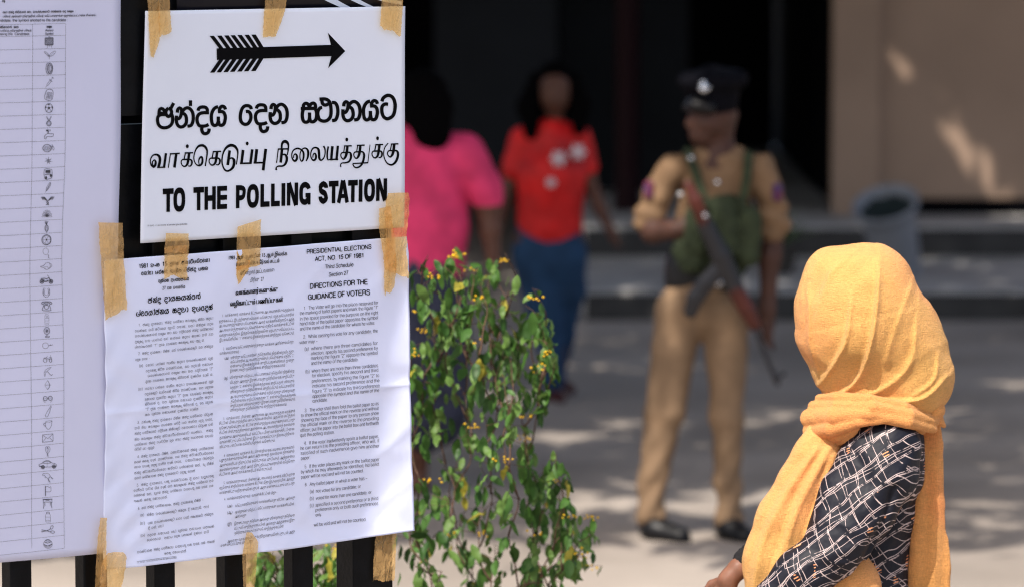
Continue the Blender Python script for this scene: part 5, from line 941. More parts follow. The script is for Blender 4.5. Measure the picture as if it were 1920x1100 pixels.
for pts in ([(1286, 282, -22, 10), (1300, 320, -46, 9), (1318, 380, -56, 9)], [(1398, 288, -22, 10), (1394, 330, -46, 9), (1384, 380, -56, 9)]):
    skin_obj('strap', ch([(a, b, c_, r) for a, b, c_, r in pts], 4, .6), .007, M['olive'], pol)
for sx, x0, x1, fx in ((0, 1222, 1272, 1), (1, 1364, 1392, 1)):
    skin_obj('shoe', ch([(x0, 984, 10, 26), (x0 + 6, 990, -12, 24), (x1 + 2, 998, -44, 19)], 10) + ch([(x0 - 8, 1002, 10, 13), (x1 + 10, 1006, -46, 11)], 8), .008, M['leather'], pol)
cpr = ch([(1332, 172, 0, 50), (1332, 188, 0, 48)], 8)
for dd_, hw_ in ((-46, 26), (-26, 44), (0, 50), (26, 44), (44, 28)): cpr += ch([(1332 - hw_, 152 - dd_ * .05, dd_, 16), (1332 + hw_, 148 - dd_ * .05, dd_, 17)], 10)
skin_obj('cap', cpr, .008, M['cap'], pol)
skin_obj('cap_visor', ch([(1300, 195, -36, 16), (1322, 199, -46, 14)], 16, 1.4)[:1] + ch([(1290, 197, -24, 13), (1284, 200, -26, 8)], 10), .006, M['leather'], pol)
skin_obj('cap_badge', ch([(1312, 152, -60, 5), (1313, 163, -58, 8), (1305, 160, -56, 4)], 3) + ch([(1313, 163, -58, 5), (1322, 161, -58, 4)], 3), .004, M['silver'], pol)
for x, y, d in ((1290, 292, -50), (1338, 336, -62), (1270, 358, -66), (1314, 395, -96)):
    skin_obj('button', ch([(x, y, d, 5), (x + 1, y, d, 5)], 1), .004, M['silver'], pol)
skin_obj('belt_buckle', ch([(1334, 516, -44, 11), (1342, 524, -44, 9)], 2), .004, M['silver'], pol)
for x, y in ((1214, 345), (1452, 350)):
    skin_obj('sleeve_patch', ch([(x, y, -22, 10), (x, y + 16, -22, 10)], 2, 1), .005, mat('patch_red_blue', (.14, .015, .02), .7, col2=(.02, .03, .12), scale=40), pol)
# rifle held across the body
gr = empty('rifle', tuple(np.array(g_) + fig.pt((1340, 480, -80))), 'rifle with red brown wooden stock held muzzle down by the policeman', 'rifle')
def rp(name, chain_, m, v=.006):
    V, Fc = sdf_build(chain_, v); mesh(name, V - fig.pt((1340, 480, -80)), Fc, m, gr, True)
rp('stock', ch([(1283, 338, -92, 9), (1298, 368, -95, 13), (1312, 405, -92, 12)], 4, .6), M['gunwood'])
rp('receiver', ch([(1314, 408, -88, 16), (1345, 470, -84, 19), (1372, 530, -80, 17)], 6, .6), M['gunmetal'])
rp('magazine', ch([(1345, 490, -82, 17), (1318, 520, -84, 17), (1298, 548, -84, 16), (1290, 572, -82, 14)], 5, .45), M['gunmetal'])
rp('handguard', ch([(1374, 535, -80, 16), (1395, 572, -78, 15), (1408, 598, -76, 12)], 4, .7), M['gunwood'])
rp('barrel', ch([(1405, 590, -76, 6), (1428, 650, -72, 5), (1452, 708, -68, 5)], 3) + ch([(1448, 700, -68, 5), (1464, 690, -68, 4)], 3), M['gunmetal'], .004)

# ---- woman in red
g_ = ground_at(1040, 752); fig = Figure(1040, 752, FPX / (g_ - CAM).dot(Fv)); ch = fig.chain
red = empty('person', g_, 'woman in red top with white flowers and blue jeans walking towards the gate', 'person')
body = ch([(1040, 160, 0, 30), (1040, 180, 0, 30)], 6, 1.1) + ch([(1040, 196, -8, 18)], 10) + ch([(1040, 178, -30, 4), (1040, 186, -33, 5)], 4) + ch([(1033, 197, -26, 3), (1047, 197, -26, 3)], 3) + ch([(1040, 205, 4, 14), (1040, 240, 6, 18)], 8)
body += ch([(1035, 270, 0, 45), (1030, 420, 0, 45)], 15, .7) + ch([(978, 262, 0, 15), (957, 340, 4, 15), (935, 400, 0, 14), (928, 445, -8, 10)], 8) + ch([(1088, 262, 0, 15), (1102, 330, 4, 14), (1124, 390, 0, 12), (1144, 430, -6, 9)], 8)
body += ch([(1000, 450, 0, 38), (1024, 600, 5, 22), (1036, 715, 0, 14)], 8) + ch([(1060, 450, 0, 36), (1064, 560, 20, 22), (1050, 700, 66, 12)], 8)
body += fig.hand((928, 445, -8), (-.1, 1, 0), (.2, 0, 1), 42, .5) + fig.hand((1144, 430, -6), (.4, 1, 0), (.2, 0, 1), 42, .5)
skin_obj('body', body, .010, M['skin_dark'], red)
skin_obj('hair', ch([(1040, 148, 6, 34), (1040, 165, 14, 34)], 8, .9) + ch([(1006, 150, 4, 16), (992, 200, -4, 22), (996, 248, -26, 14)], 10) + ch([(1074, 150, 4, 16), (1086, 200, -4, 20), (1086, 240, -24, 13)], 10) + ch([(1040, 180, 30, 28), (1040, 235, 26, 28)], 10), .009, M['hair'], red)
sh = ch([(1034, 272, 0, 52), (1034, 330, -8, 62), (1030, 428, -2, 62)], 16, .78) + ch([(985, 254, 0, 18), (1085, 250, 0, 18)], 12, .9) + ch([(978, 258, 0, 22), (964, 316, 0, 24)], 8) + ch([(1088, 258, 0, 20), (1100, 312, 2, 20)], 8)
skin_obj('red_top', sh, .010, M['red'], red, fold)
for x, y, d, r in ((1046, 293, -66, 15), (1082, 281, -58, 15), (1032, 337, -70, 10)):
    fl = []
    for k in range(6): fl += ch([(x, y, d, 3), (x + r * .75 * math.cos(k * 1.05), y + r * .75 * math.sin(k * 1.05), d + 3, r * .3)], 2)
    skin_obj('printed_flower', fl, .005, M['white_print'], red)
je = ch([(1030, 432, 0, 64), (1028, 470, 0, 66)], 14, .75) + ch([(1000, 480, 0, 42), (1020, 570, 4, 36), (1032, 640, 2, 26), (1037, 715, 0, 22)], 10) + ch([(1060, 475, 0, 42), (1066, 545, 20, 32), (1056, 630, 50, 22), (1048, 700, 70, 16)], 10)
skin_obj('jeans', je, .011, M['denim'], red, lambda x, y, z: .005 * vnoise(x, y, z, 18, 4))
skin_obj('shoe', ch([(1030, 735, 8, 12), (1052, 742, -18, 10)], 6) + ch([(1028, 746, 8, 6), (1056, 747, -18, 6)], 4), .008, M['maroon'], red)
skin_obj('shoe', ch([(1050, 722, 74, 11), (1072, 738, 56, 9)], 6), .008, M['maroon'], red)

# ---- woman in pink, seen from behind
g_ = ground_at(800, 925); fig = Figure(800, 925, FPX / (g_ - CAM).dot(Fv)); ch = fig.chain
pk = empty('person', g_, 'woman in bright pink top seen from behind, half hidden by the notices', 'person')
body = ch([(792, 190, 0, 40), (790, 210, 0, 38)], 6, 1.1) + ch([(768, 222, 6, 18)], 8) + ch([(752, 210, 6, 5), (749, 216, 6, 5)], 4) + ch([(795, 230, 0, 20), (795, 275, 0, 24)], 8) + ch([(790, 320, 0, 60), (790, 500, 0, 56)], 15, .7)
body += ch([(885, 300, 0, 28), (915, 380, 0, 24), (920, 430, -8, 20), (926, 490, -20, 13)], 10) + ch([(695, 300, 0, 28), (670, 380, 0, 24), (668, 440, -8, 18), (680, 500, -20, 13)], 10)
body += ch([(755, 560, 0, 40), (758, 720, 0, 32), (762, 900, 20, 16)], 8) + ch([(815, 560, 0, 40), (800, 720, -6, 32), (790, 800, -10, 24), (786, 885, 10, 15)], 8)
body += ch([(786, 890, 10, 15), (790, 912, -10, 13), (800, 916, 30, 10)], 6) + ch([(762, 900, 20, 15), (764, 916, -10, 10), (764, 916, 40, 9)], 6)
body += fig.hand((926, 488, -20), (0, 1, -.2), (.2, 0, 1), 48, .5) + fig.hand((680, 500, -20), (0, 1, -.2), (-.2, 0, 1), 48, .5)
skin_obj('body', body, .010, M['skin_dark'], pk)
skin_obj('hair', ch([(796, 178, 0, 48), (800, 205, -10, 48)], 10, .95) + ch([(808, 200, -24, 44), (812, 245, -38, 36)], 12, .7), .010, M['hair'], pk)
sh = ch([(790, 310, 0, 84), (788, 420, 0, 88), (782, 490, 0, 90)], 20, .68) + ch([(705, 290, 0, 32), (870, 286, 0, 34)], 16, .8) + ch([(872, 290, 0, 40), (908, 350, 0, 32), (916, 372, 0, 28)], 12) + ch([(705, 290, 0, 38), (676, 360, 0, 32)], 12)
skin_obj('pink_top', sh, .011, M['pink'], pk, fold)
skin_obj('skirt', ch([(785, 500, 0, 82), (790, 620, 0, 88), (795, 760, 0, 86)], 14, .75), .012, M['navy_skirt'], pk, lambda x, y, z: .006 * np.sin(x * 50 + 2 * np.sin(z * 5)))

# ---- woman in the orange scarf
D1 = 9.85; fs = FPX / D1
base = P(1620, 550, D1); gz = base.z; fig = Figure(1620, 550 + gz * fs, fs); ch = fig.chain
wm = empty('person', (base.x, base.y, 0), 'woman in an orange headscarf and navy patterned blouse turned away in the foreground', 'person')
yb_ = fig.y0
def seg_dist(X, Z, pts):
    """distance in px from polyline given in picture pixels"""
    PX = X * fs + fig.x0; PY = fig.y0 - Z * fs; best = np.full(X.shape, 1e9); side = np.zeros(X.shape); tt = np.zeros(X.shape); n = len(pts) - 1
    q = catmull([(a, b, 0) for a, b in pts], 10)
    for i, (a, b) in enumerate(zip(q, q[1:])):
        d = (b - a)[:2]; L2 = d @ d + 1e-9; t = np.clip(((PX - a[0]) * d[0] + (PY - a[1]) * d[1]) / L2, 0, 1)
        ex = PX - a[0] - t * d[0]; ey = PY - a[1] - t * d[1]; dist = np.hypot(ex, ey); m = dist < best
        best[m] = dist[m]; side[m] = np.sign(d[0] * ey - d[1] * ex)[m]; tt[m] = ((i + t) / (len(q) - 1))[m]
    return best, side, tt
ridges = [
 ([(1641, 482), (1634, 560), (1622, 640), (1604, 700), (1572, 733), (1530, 756)], 11, .0115),
 ([(1588, 540), (1580, 615), (1562, 665), (1542, 705), (1528, 728)], 10, .0085),
 ([(1510, 530), (1512, 590), (1514, 640), (1534, 700)], 7, .006),
 ([(1772, 698), (1725, 738), (1665, 745), (1600, 745), (1540, 765)], 9, .009),
 ([(1712, 590), (1700, 670), (1650, 720), (1570, 748)], 14, .007),
 ([(1755, 655), (1745, 705), (1700, 738)], 8, .005),
 ([(1598, 466), (1552, 505), (1530, 560)], 14, .004), ([(1708, 520), (1672, 600), (1650, 680)], 16, .004)]
def disp_hood(x, y, z):
    f_ = np.clip(.6 - y * 12, 0, 1); o = np.zeros(x.shape)
    for pts, w_, h_ in ridges:
        d, s_, t = seg_dist(x, z, pts); en = np.sin(np.clip(t, .02, .98) * pi) ** .4
        sd = d * s_
        o += h_ * en * (np.where(sd > 0, np.exp(-(sd / 3.2) ** 2), np.exp(-(-sd / (w_ * 4.5))) ) + .7 * np.exp(-(d / (w_ * .5)) ** 2))
    return o * f_ + .0034 * vnoise(x, y, z, 26, 5) + .0016 * vnoise(x, y, z, 62, 6)
hood = ch([(1607, 588, 0, 120), (1609, 596, 0, 122)], 30, .92) + ch([(1563, 514, 0, 54), (1642, 520, 0, 62)], 26, 1.2) + ch([(1684, 640, 6, 84), (1702, 696, 2, 80), (1716, 716, -4, 62)], 36, .92) + ch([(1565, 650, -4, 66), (1560, 690, -6, 38)], 26, .95) + ch([(1620, 700, 0, 80), (1630, 745, 0, 78)], 24, .8)
skin_obj('headscarf', hood, .0036, M['scarf'], wm, disp_hood)
def disp_wrap(x, y, z):
    PX = x * fs; PZ = z * fs
    return .0009 * vnoise(x, y, z, 40, 8) + .0007 * vnoise(x, y, z, 95, 4)
wrap = ch([(1568, 784, 0, 34), (1712, 780, 0, 42)], 4, .9)
for pts in (
 [(1536, 746, -12, 8), (1566, 738, -62, 10), (1625, 738, -90, 10), (1690, 752, -82, 9), (1735, 768, -48, 7)],
 [(1526, 762, -8, 11), (1566, 754, -66, 12), (1630, 752, -96, 13), (1700, 768, -84, 12), (1752, 786, -36, 9)],
 [(1520, 784, -8, 19), (1562, 772, -70, 18), (1625, 764, -96, 14), (1695, 780, -88, 13), (1748, 800, -38, 9)],
 [(1524, 808, -8, 18), (1556, 796, -66, 16), (1606, 780, -94, 10), (1650, 776, -98, 7)],
 [(1540, 826, -14, 12), (1572, 810, -58, 10), (1602, 792, -82, 6)],
 [(1556, 836, -20, 8), (1582, 818, -56, 7), (1600, 800, -76, 5)],
            [(1752, 764, -30, 20), (1756, 775, 30, 20), (1700, 775, 80, 22), (1600, 780, 80, 24), (1540, 785, 40, 22), (1533, 790, -6, 20)],
            [(1742, 770, -34, 12), (1760, 786, -20, 10), (1771, 798, -12, 5)]):
    wrap += ch(pts, 2.2, .9)
skin_obj('scarf_wrap', wrap, .0034, M['scarf_folded'], wm, disp_wrap)
drape_r = [([(1555, 835), (1500, 930), (1460, 1040), (1440, 1110)], 8, .010), ([(1530, 835), (1470, 920), (1425, 1020), (1410, 1110)], 7, .008), ([(1560, 850), (1535, 930), (1510, 1000)], 6, .009), ([(1545, 840), (1485, 960), (1475, 1080)], 7, .004)]
def disp_drape(x, y, z):
    o = np.zeros(x.shape)
    for pts, w_, h_ in drape_r:
        d, s_, t = seg_dist(x, z, pts); o += h_ * (np.exp(-(d / w_) ** 2) - .5 * np.exp(-((d * s_ - w_ * 1.6) / w_) ** 2))
    return o * np.clip(.6 - y * 12, 0, 1) + .0025 * vnoise(x, y, z, 26, 9) + .001 * vnoise(x, y, z, 70, 3)
drape = ch([(1545, 812, -20, 34), (1530, 860, -30, 46), (1515, 910, -32, 55), (1487, 980, -30, 68), (1470, 1050, -25, 74), (1466, 1240, -20, 74)], 16, .75) + ch([(1560, 900, -34, 34), (1550, 1000, -34, 50), (1590, 1100, -55, 60), (1590, 1200, -50, 60)], 20, .7)
skin_obj('scarf_front', drape, .0045, M['scarf'], wm, disp_drape)
def disp_tail(x, y, z): return .006 * np.sin(x * fs * .19 + .6 * np.sin(z * 9) + .3) * np.clip((fig.y0 - 800) / fs - z, 0, .15) * 6 + .001 * vnoise(x, y, z, 70, 3)
tail = ch([(1752, 790, 14, 15), (1750, 840, 18, 24), (1748, 950, 24, 34), (1746, 1080, 28, 40), (1746, 1260, 28, 42)], 6, .4)
skin_obj('scarf_tail', tail, .0045, M['scarf_folded'], wm, disp_tail)
blouse = ch([(1648, 838, 30, 82), (1640, 960, 40, 80), (1626, 1150, 40, 82), (1630, 1300, 40, 90)], 24, .85) + ch([(1662, 836, -52, 62), (1650, 880, -62, 62), (1614, 945, -76, 60), (1572, 1008, -90, 56), (1500, 1070, -100, 50), (1430, 1130, -100, 38)], 20, .9) + ch([(1628, 842, -50, 50), (1585, 920, -56, 52), (1560, 985, -70, 50)], 16, .9) + ch([(1690, 830, 0, 46), (1690, 900, 0, 46)], 20, .9)
cre = [([(1668, 900), (1650, 960), (1620, 1020), (1600, 1070)], 7, -.010), ([(1700, 850), (1650, 900), (1600, 930)], 12, .004), ([(1600, 980), (1560, 960), (1530, 965)], 8, .005), ([(1640, 960), (1590, 1010), (1540, 1020)], 9, .005), ([(1580, 1040), (1530, 1030), (1480, 1060)], 8, .004), ([(1725, 880), (1700, 960), (1660, 1040)], 9, .005), ([(1600, 840), (1620, 880), (1610, 930)], 9, -.004)]
def disp_bl(x, y, z):
    o = np.zeros(x.shape)
    for pts, w_, h_ in cre:
        d, s_, t = seg_dist(x, z, pts); o += h_ * np.exp(-(d / w_) ** 2)
    return o * np.clip(.6 - y * 12, 0, 1) + .003 * vnoise(x, y, z, 26, 12)
skin_obj('blouse', blouse, .0048, M['blouse'], wm, disp_bl)
skin_obj('skirt', ch([(1630, 1290, 40, 100), (1640, 1600, 40, 120), (1640, yb_ - 110, 40, 130)], 20, .8), .014, mat('black_skirt', (.012, .012, .016), .8), wm, lambda x, y, z: .01 * np.sin(x * 40))
for x in (1600, 1680): skin_obj('shoe', ch([(x, yb_ - 30, 20, 26), (x - 80, yb_ - 18, 20, 18)], 10), .01, M['leather'], wm)
bd = ch([(1590, 590, 20, 80), (1600, 640, 20, 76)], 20, .9) + ch([(1570, 640, 30, 56), (1560, 685, 30, 30)], 20)  + ch([(1620, 700, 20, 46), (1625, 800, 25, 46)], 20) + ch([(1630, 850, 40, 60), (1630, 1200, 40, 64), (1640, yb_ - 300, 40, 50), (1640, yb_ - 60, 30, 40)], 20) \
   + ch([(1600, 850, 90, 40), (1540, 960, 95, 36), (1490, 1060, 60, 30), (1430, 1052, 20, 22), (1388, 1070, -2, 19), (1366, 1092, -6, 19)], 8) + ch([(1430, 1130, -100, 22), (1390, 1150, -90, 20)], 8)
bd += fig.hand((1372, 1084, -6), (-.3, 1, .1), (.8, .3, -.8), 92, .7) + fig.hand((1392, 1150, -90), (-.9, .3, .3), (0, .4, -1), 100, .6)
skin_obj('body', bd, .0055, mat('warm_brown_skin', (.19, .085, .052), .5, var=.2, scale=30, bump=.05, sss=.15), wm)
skin_obj('cuff', ch([(1418, 1046, 14, 26), (1404, 1058, 6, 27)], 4) , .004, M['cuff'], wm, lambda x, y, z: .003 * vnoise(x, y, z, 300, 2))

# ------------------------------------------------------------------ flowering shrub behind the notices
BD = 10.9
def BP(px, py, dz=0.0): return np.array(P(float(px), float(py), float(BD + dz)))
shrub = empty('flowering_shrub', (BP(800, 1100)[0], BP(800, 1100)[1], 0), 'loose green shrub with small yellow flowers growing beside the notices', 'shrub')
so = np.array(shrub.location)
def leaf_mesh(name, m, seed):
    r_ = np.random.default_rng(seed); L_ = 1.0; wd = .26; v = []; f = []; n = 6
    for i in range(n + 1):
        t = i / n; ww = wd * math.sin(pi * min(1, t * .95 + .03)) ** .75 * (1 - .25 * t); z = -.10 * t * t + .03 * r_.normal(); cr_ = .10
        v += [(-ww, t * L_, z + cr_ * ww / wd), (0, t * L_, z), (ww, t * L_, z + cr_ * ww / wd)]
    for i in range(n):
        a = 3 * i; f += [(a, a + 1, a + 4, a + 3), (a + 1, a + 2, a + 5, a + 4)]
    me = bpy.data.meshes.new(name); me.from_pydata(v, [], f); me.materials.append(m); me.polygons.foreach_set('use_smooth', [True] * len(f)); me.update(); return me
LM = [leaf_mesh('leaf', M[k], i) for i, k in enumerate(['leaf_a', 'leaf_b', 'leaf_c', 'leaf_y'] )]
LV = [np.array([v.co[:] for v in m_.vertices]) for m_ in LM]; LF = [[tuple(p.vertices) for p in m_.polygons] for m_ in LM]
tips = [(805, 478, 22), (850, 480, 14), (835, 500, 20), (885, 505, 18), (940, 488, 10), (925, 520, 16), (952, 545, 16), (985, 572, 14), (900, 560, 20), (868, 545, 20), (815, 545, 20), (785, 560, 18), (1003, 600, 14), (975, 620, 18), (1030, 662, 8), (1000, 690, 14), (960, 650, 18), (930, 600, 20), (900, 640, 20), (940, 700, 18), (985, 730, 10), (960, 740, 12), (905, 700, 18),
        (850, 600, 22), (800, 620, 22), (840, 660, 22), (790, 680, 22), (860, 720, 18), (800, 740, 20), (780, 780, 16), (910, 780, 18), (870, 800, 18), (950, 800, 14), (985, 820, 14), (1040, 850, 14), (1025, 880, 14), (985, 870, 18), (940, 860, 20), (900, 870, 20), (860, 860, 18), (820, 850, 16), (1060, 940, 14), (1108, 968, 6), (1085, 985, 12), (1030, 960, 14), (1000, 1000, 16), (960, 950, 20), (920, 940, 22), (880, 950, 22), (840, 930, 20), (800, 900, 18), (780, 950, 18), (815, 1000, 22), (870, 1020, 22), (930, 1020, 20), (980, 1060, 14), (1050, 1080, 14), (1085, 1050, 16), (1060, 1020, 8), (1020, 1090, 12), (830, 1070, 22), (780, 1060, 22), (900, 1085, 20), (760, 1000, 16), (720, 1080, 16), (640, 1040, 14), (600, 1060, 16), (500, 1040, 14), (475, 1035, 10), (540, 1090, 12), (650, 1090, 14), (520, 1075, 12), (610, 1025, 14), (660, 1020, 12), (490, 1060, 14), (560, 1050, 12), (1000, 540, 6), (1012, 585, 6), (1045, 900, 8), (1095, 1035, 8), (1110, 1000, 5), (1070, 965, 8), (1110, 1060, 8), (1015, 870, 8), (1040, 930, 8), (1025, 640, 6), (1010, 690, 6), (945, 475, 6), (760, 860, 14), (770, 640, 18), (765, 720, 16), (880, 600, 22), (860, 650, 16), (940, 560, 14), (930, 640, 16), (900, 530, 10)]
rb = np.random.default_rng(5); stems = MB(); leaves = []; flowers = []
tips.sort(key=lambda t: -t[1] + .25 * abs(t[0] - 850))
nodes = [(790., 1230., 0.), (850., 1215., 0.), (900., 1240., .05), (740., 1235., -.05), (640., 1260., 0.), (530., 1240., 0.)]
for (tx, ty, nl) in tips:
    dz = rb.uniform(-.28, .28)
    c_ = [q for q in nodes if q[1] > ty + 60] or nodes[:6]
    m0 = min(c_, key=lambda q: abs(math.hypot(q[0] - tx, q[1] - ty) - 130) + .9 * abs(q[0] - tx) + rb.uniform(0, 40))
    a = np.array(m0[:2]); b = np.array([tx, ty], float); d_ = b - a; nrm = np.array([-d_[1], d_[0]]) / (np.linalg.norm(d_) + 1)
    mid = a * .5 + b * .5 + nrm * np.linalg.norm(d_) * rb.uniform(-.42, .42) + np.array([0, -14]); pts = []
    for i in range(11):
        t = i / 10; p = (1 - t) ** 2 * a + 2 * t * (1 - t) * mid + t * t * b + nrm * 2.5 * math.sin(t * 11 + tx)
        zz = m0[2] * (1 - t) + dz * t; pts.append(BP(p[0], p[1], zz) - so)
        if i in (4, 6, 8): nodes.append((p[0], p[1], zz))
    r0 = .0048 if a[1] > 1150 else .0026
    stems.tube(pts, [r0 * (1 - .75 * i / 10) for i in range(11)], 5)
    for j in range(int(nl * (1.15 if tx > 960 else .62 if tx > 740 else 2.2))):
        t = rb.uniform(.18, 1.0) ** .7; p = (1 - t) ** 2 * a + 2 * t * (1 - t) * mid + t * t * b
        spread = 17 if tx < 960 else 9
        ox = rb.normal(0, spread); oy = rb.normal(0, spread * .7); zz = m0[2] * (1 - t) + dz * t
        q = BP(p[0] + ox, p[1] + oy, zz + rb.normal(0, .03)); sz = rb.uniform(.024, .058) * (.75 if t > .95 else 1)
        leaves.append((q - so, sz, ox, rb.uniform()))
        if rb.uniform() < .5: stems.tube([BP(p[0], p[1], zz) - so, q - so], [.0010, .0006], 4, False)
    if rb.uniform() < .12: flowers.append((BP(tx + rb.normal(0, 4), ty, dz), rb.integers(4, 9)))
for x, y in ((858, 478), (948, 490), (1000, 560), (990, 622), (1030, 662), (762, 578), (780, 662), (885, 800), (985, 780), (1105, 970), (840, 1000), (905, 1000), (820, 520)): flowers.append((BP(x, y, rb.uniform(-.2, .1)), 8))
from mathutils import Matrix
leaves.sort(key=lambda l: -l[1]); leaves_near = []
st_v = [MB() for _ in range(4)]
for i, (p, sz, ox, r1) in enumerate(leaves):
    k = 0 if r1 < .42 else 1 if r1 < .60 else 2 if r1 < .96 else 3
    yaw = rb.normal(0, .8) + (pi if rb.uniform() < .5 else 0); droop = rb.normal(-1.05, .5); roll = rb.normal(0, .5)
    R_ = Matrix.Rotation(yaw, 4, 'Z') @ Matrix.Rotation(droop, 4, 'X') @ Matrix.Rotation(roll, 4, 'Y')
    Mx = Matrix.Translation(Vector(p)) @ R_ @ Matrix.Scale(sz * 1.05, 4)
    if i < 300:
        o = bpy.data.objects.new('leaf', LM[k]); COL.objects.link(o); o.parent = shrub; o.matrix_local = Mx
    else:
        A_ = np.array(Mx); V = LV[k] @ A_[:3, :3].T + A_[:3, 3]; st_v[k].add(V, LF[k])
fol = MB(); mi = []
for k in range(4):
    if st_v[k].v: fol.add(st_v[k].v, st_v[k].f); mi += [k] * len(st_v[k].f)
fo = fol.build('foliage', M['leaf_a'], shrub, True, 'stuff')
for k in ('leaf_b', 'leaf_c', 'leaf_y'): fo.data.materials.append(M[k])
fo.data.polygons.foreach_set('material_index', mi)
stems.build('stems', M['bark'], shrub, True)
for q, n in flowers:
    fb = MB()
    for _ in range(int(n)):
        c = rb.normal(0, .0065, 3) * np.array([1.8, 1, .8]); r = rb.uniform(.0026, .0042)
        v = [c + r * np.array(d) for d in ((1, 0, 0), (-1, 0, 0), (0, 1, 0), (0, -1, 0), (0, 0, 1), (0, 0, -1))]
        fb.add(v, [(0, 2, 4), (2, 1, 4), (1, 3, 4), (3, 0, 4), (2, 0, 5), (1, 2, 5), (3, 1, 5), (0, 3, 5)])
    o = fb.build('flower_cluster', M['flower'], shrub); o.location = tuple(np.array(q) - so)

# small plant on the platform behind the policeman
pb = P(1462, 470, 25.6); pl = empty('small_plant', (pb.x, pb.y, .17), 'small spiky green plant on the step behind the policeman\'s elbow', 'plant')
pot = MB(); pot.tube([(0, 0, 0), (0, 0, .02), (0, 0, .16), (0, 0, .18)], [.08, .085, .11, .115], 14); pot.build('pot', mat('terracotta', (.05, .045, .04), .8), pl, True)
for k in range(16):
    a = k * 2.4; el = .5 + .35 * (k % 3); lf_ = MB(); pts = [(math.cos(a) * r_ * math.cos(el), math.sin(a) * r_ * math.cos(el), .17 + r_ * math.sin(el) - r_ * r_ * .5) for r_ in (0, .1, .2, .3)]
    lf_.tube(pts, [.006, .014, .012, .002], 6, True, .25); lf_.build('leaf', M['leaf_c'], pl, True)

# ------------------------------------------------------------------ trees and an added sheet that shade the place (above the frame)
def canopy(name, label, trunk_xy, regions, seed, keep):
    r_ = np.random.default_rng(seed); tr = empty(name, (*trunk_xy, 0), label, 'tree'); t0 = np.array([*trunk_xy, 0])
    tb = MB(); tb.tube([(0, 0, 0), (.1, .05, 1.5), (.05, 0, 3), (.2, .1, 4.6)], [.26, .2, .18, .14], 12)
    for rg in regions:
        c = np.array(rg[:3]) - t0; tb.tube([(.1, 0, 3.3), tuple(np.array([.1, 0, 3.3]) * .5 + c * .5 + [0, 0, .4]), tuple(c)], [.12, .07, .03], 8)
    tb.build('trunk', M['trunk'], tr, True)
    cb_ = MB()
    for (cx, cy, cz, rx, ry, rz, n) in regions:
        for _ in range(n):
            d = r_.normal(0, 1, 3); d /= np.linalg.norm(d); q = np.array([cx, cy, cz]) + d * np.array([rx, ry, rz]) * r_.uniform(.15, 1) ** .6
            hit = q - np.array(SUN) * (q[2] / SUN.z)
            if not keep(hit, r_): continue
            u = r_.normal(0, 1, 3); u /= np.linalg.norm(u); w_ = np.cross(u, r_.normal(0, 1, 3)); w_ /= np.linalg.norm(w_); s_ = r_.uniform(.09, .2)
            q = q - t0; cb_.add([q - u * s_, q + w_ * s_ * .5, q + u * s_, q - w_ * s_ * .5], [(0, 1, 2, 3)])
    cb_.build('crown', M['canopy_leaf'], tr, kind='stuff')
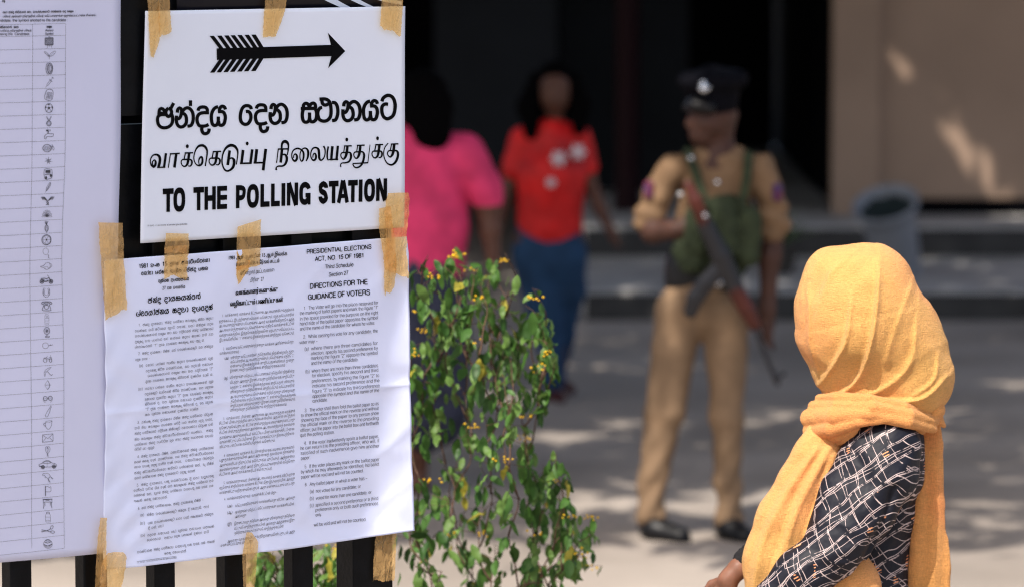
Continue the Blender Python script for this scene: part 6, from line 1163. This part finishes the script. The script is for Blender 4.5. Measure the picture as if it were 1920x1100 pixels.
def lightmap(x, y):
    """how open the crown is above the ground point (0 closed, 1 open)"""
    D = y * math.cos(PITCH) + .26
    n = .5 + .5 * math.sin(x * 2.1 + 1.3 * math.sin(y * 1.4 + .5)) * math.sin(y * 2.6 + 1.1 * math.sin(x * 1.2 + 2))
    n += .36 * math.sin(x * 5.3 + y * 3.1) * math.sin(y * 6.1 - x * 2.2)
    near = 1 / (1 + math.exp((D - 18.3) / .8)) - .25 / (1 + math.exp((23.6 - D) / .5))
    if y > 27.2:
        ax_, ay_, bx_, by_ = 2.80, 28.35, 3.40, 27.35; t = max(0, min(1, ((x - ax_) * (bx_ - ax_) + (y - ay_) * (by_ - ay_)) / ((bx_ - ax_) ** 2 + (by_ - ay_) ** 2)))
        d = math.hypot(x - ax_ - t * (bx_ - ax_), y - ay_ - t * (by_ - ay_)); return 1.25 * math.exp(-(d / (.10 + .22 * t)) ** 2) + .9 * math.exp(-((x - 2.25) / .10) ** 2 - ((y - 27.5) / .25) ** 2)
    return n * .75 + near * .44
def keep_a(h, r_):
    if h[1] > 27.2: return r_.uniform() > .95 * min(1, lightmap(h[0], h[1]))
    return lightmap(h[0], h[1]) < .72 + r_.normal(0, .13)
hx = -SUN.x / SUN.z; hy = -SUN.y / SUN.z
def over(x, y, z, *r): return (x - hx * z, y - hy * z, z, *r)
canopy('shade_tree', 'broad leafy tree shading the courtyard in front of the building', (-7.5, 16.0),
       [over(-2.0, 20, 6.5, 3.2, 3.2, 1.2, 6000), over(2.2, 20.5, 6.8, 3.2, 3.2, 1.2, 6000), over(0, 23.5, 6.4, 4.5, 2.6, 1.0, 6000), over(5, 24, 6.6, 3.5, 3.5, 1.2, 6000), over(0, 17.5, 6.2, 3.5, 1.8, .8, 4200), over(-5, 22, 6.5, 3, 3.5, 1.2, 5000), over(1.5, 26.5, 6.4, 5.5, 1.8, .9, 6000), over(3.0, 28.4, 6.4, 3.6, 1.3, .7, 9000)], 3, keep_a)
# unseen sheet added to shade the gate; its slanting edge lets the sun onto the notice's lower right corner
def aw(px, py, z=3.8):
    g = G([px], [py])[0]; t = (z - g[2]) / SUN.z; return g + np.array(SUN) * t
poly = [aw(-500, -150), aw(898, -150), aw(663, 1280), aw(-500, 1280)]
c0 = np.mean(poly, 0); awo = empty('sun_blocker', (c0[0], c0[1], 0), 'unseen grey sheet added above the gate to shade the notices', 'sun_blocker')
lc = np.array([c0[0], c0[1], 0])
MB().add([p - lc for p in poly] + [p - lc + [0, 0, .03] for p in poly], [(3, 2, 1, 0), (4, 5, 6, 7), (0, 1, 5, 4), (1, 2, 6, 5), (2, 3, 7, 6), (3, 0, 4, 7)]).build('blocker_sheet', M['sun_blocker'], awo)
for p in (poly[0], poly[3]):
    q = p - lc; MB().tube([(q[0] + .1, q[1], 0), (q[0] + .1, q[1], 3.79)], .04, 10).build('blocker_pole', M['steel_post'], awo)
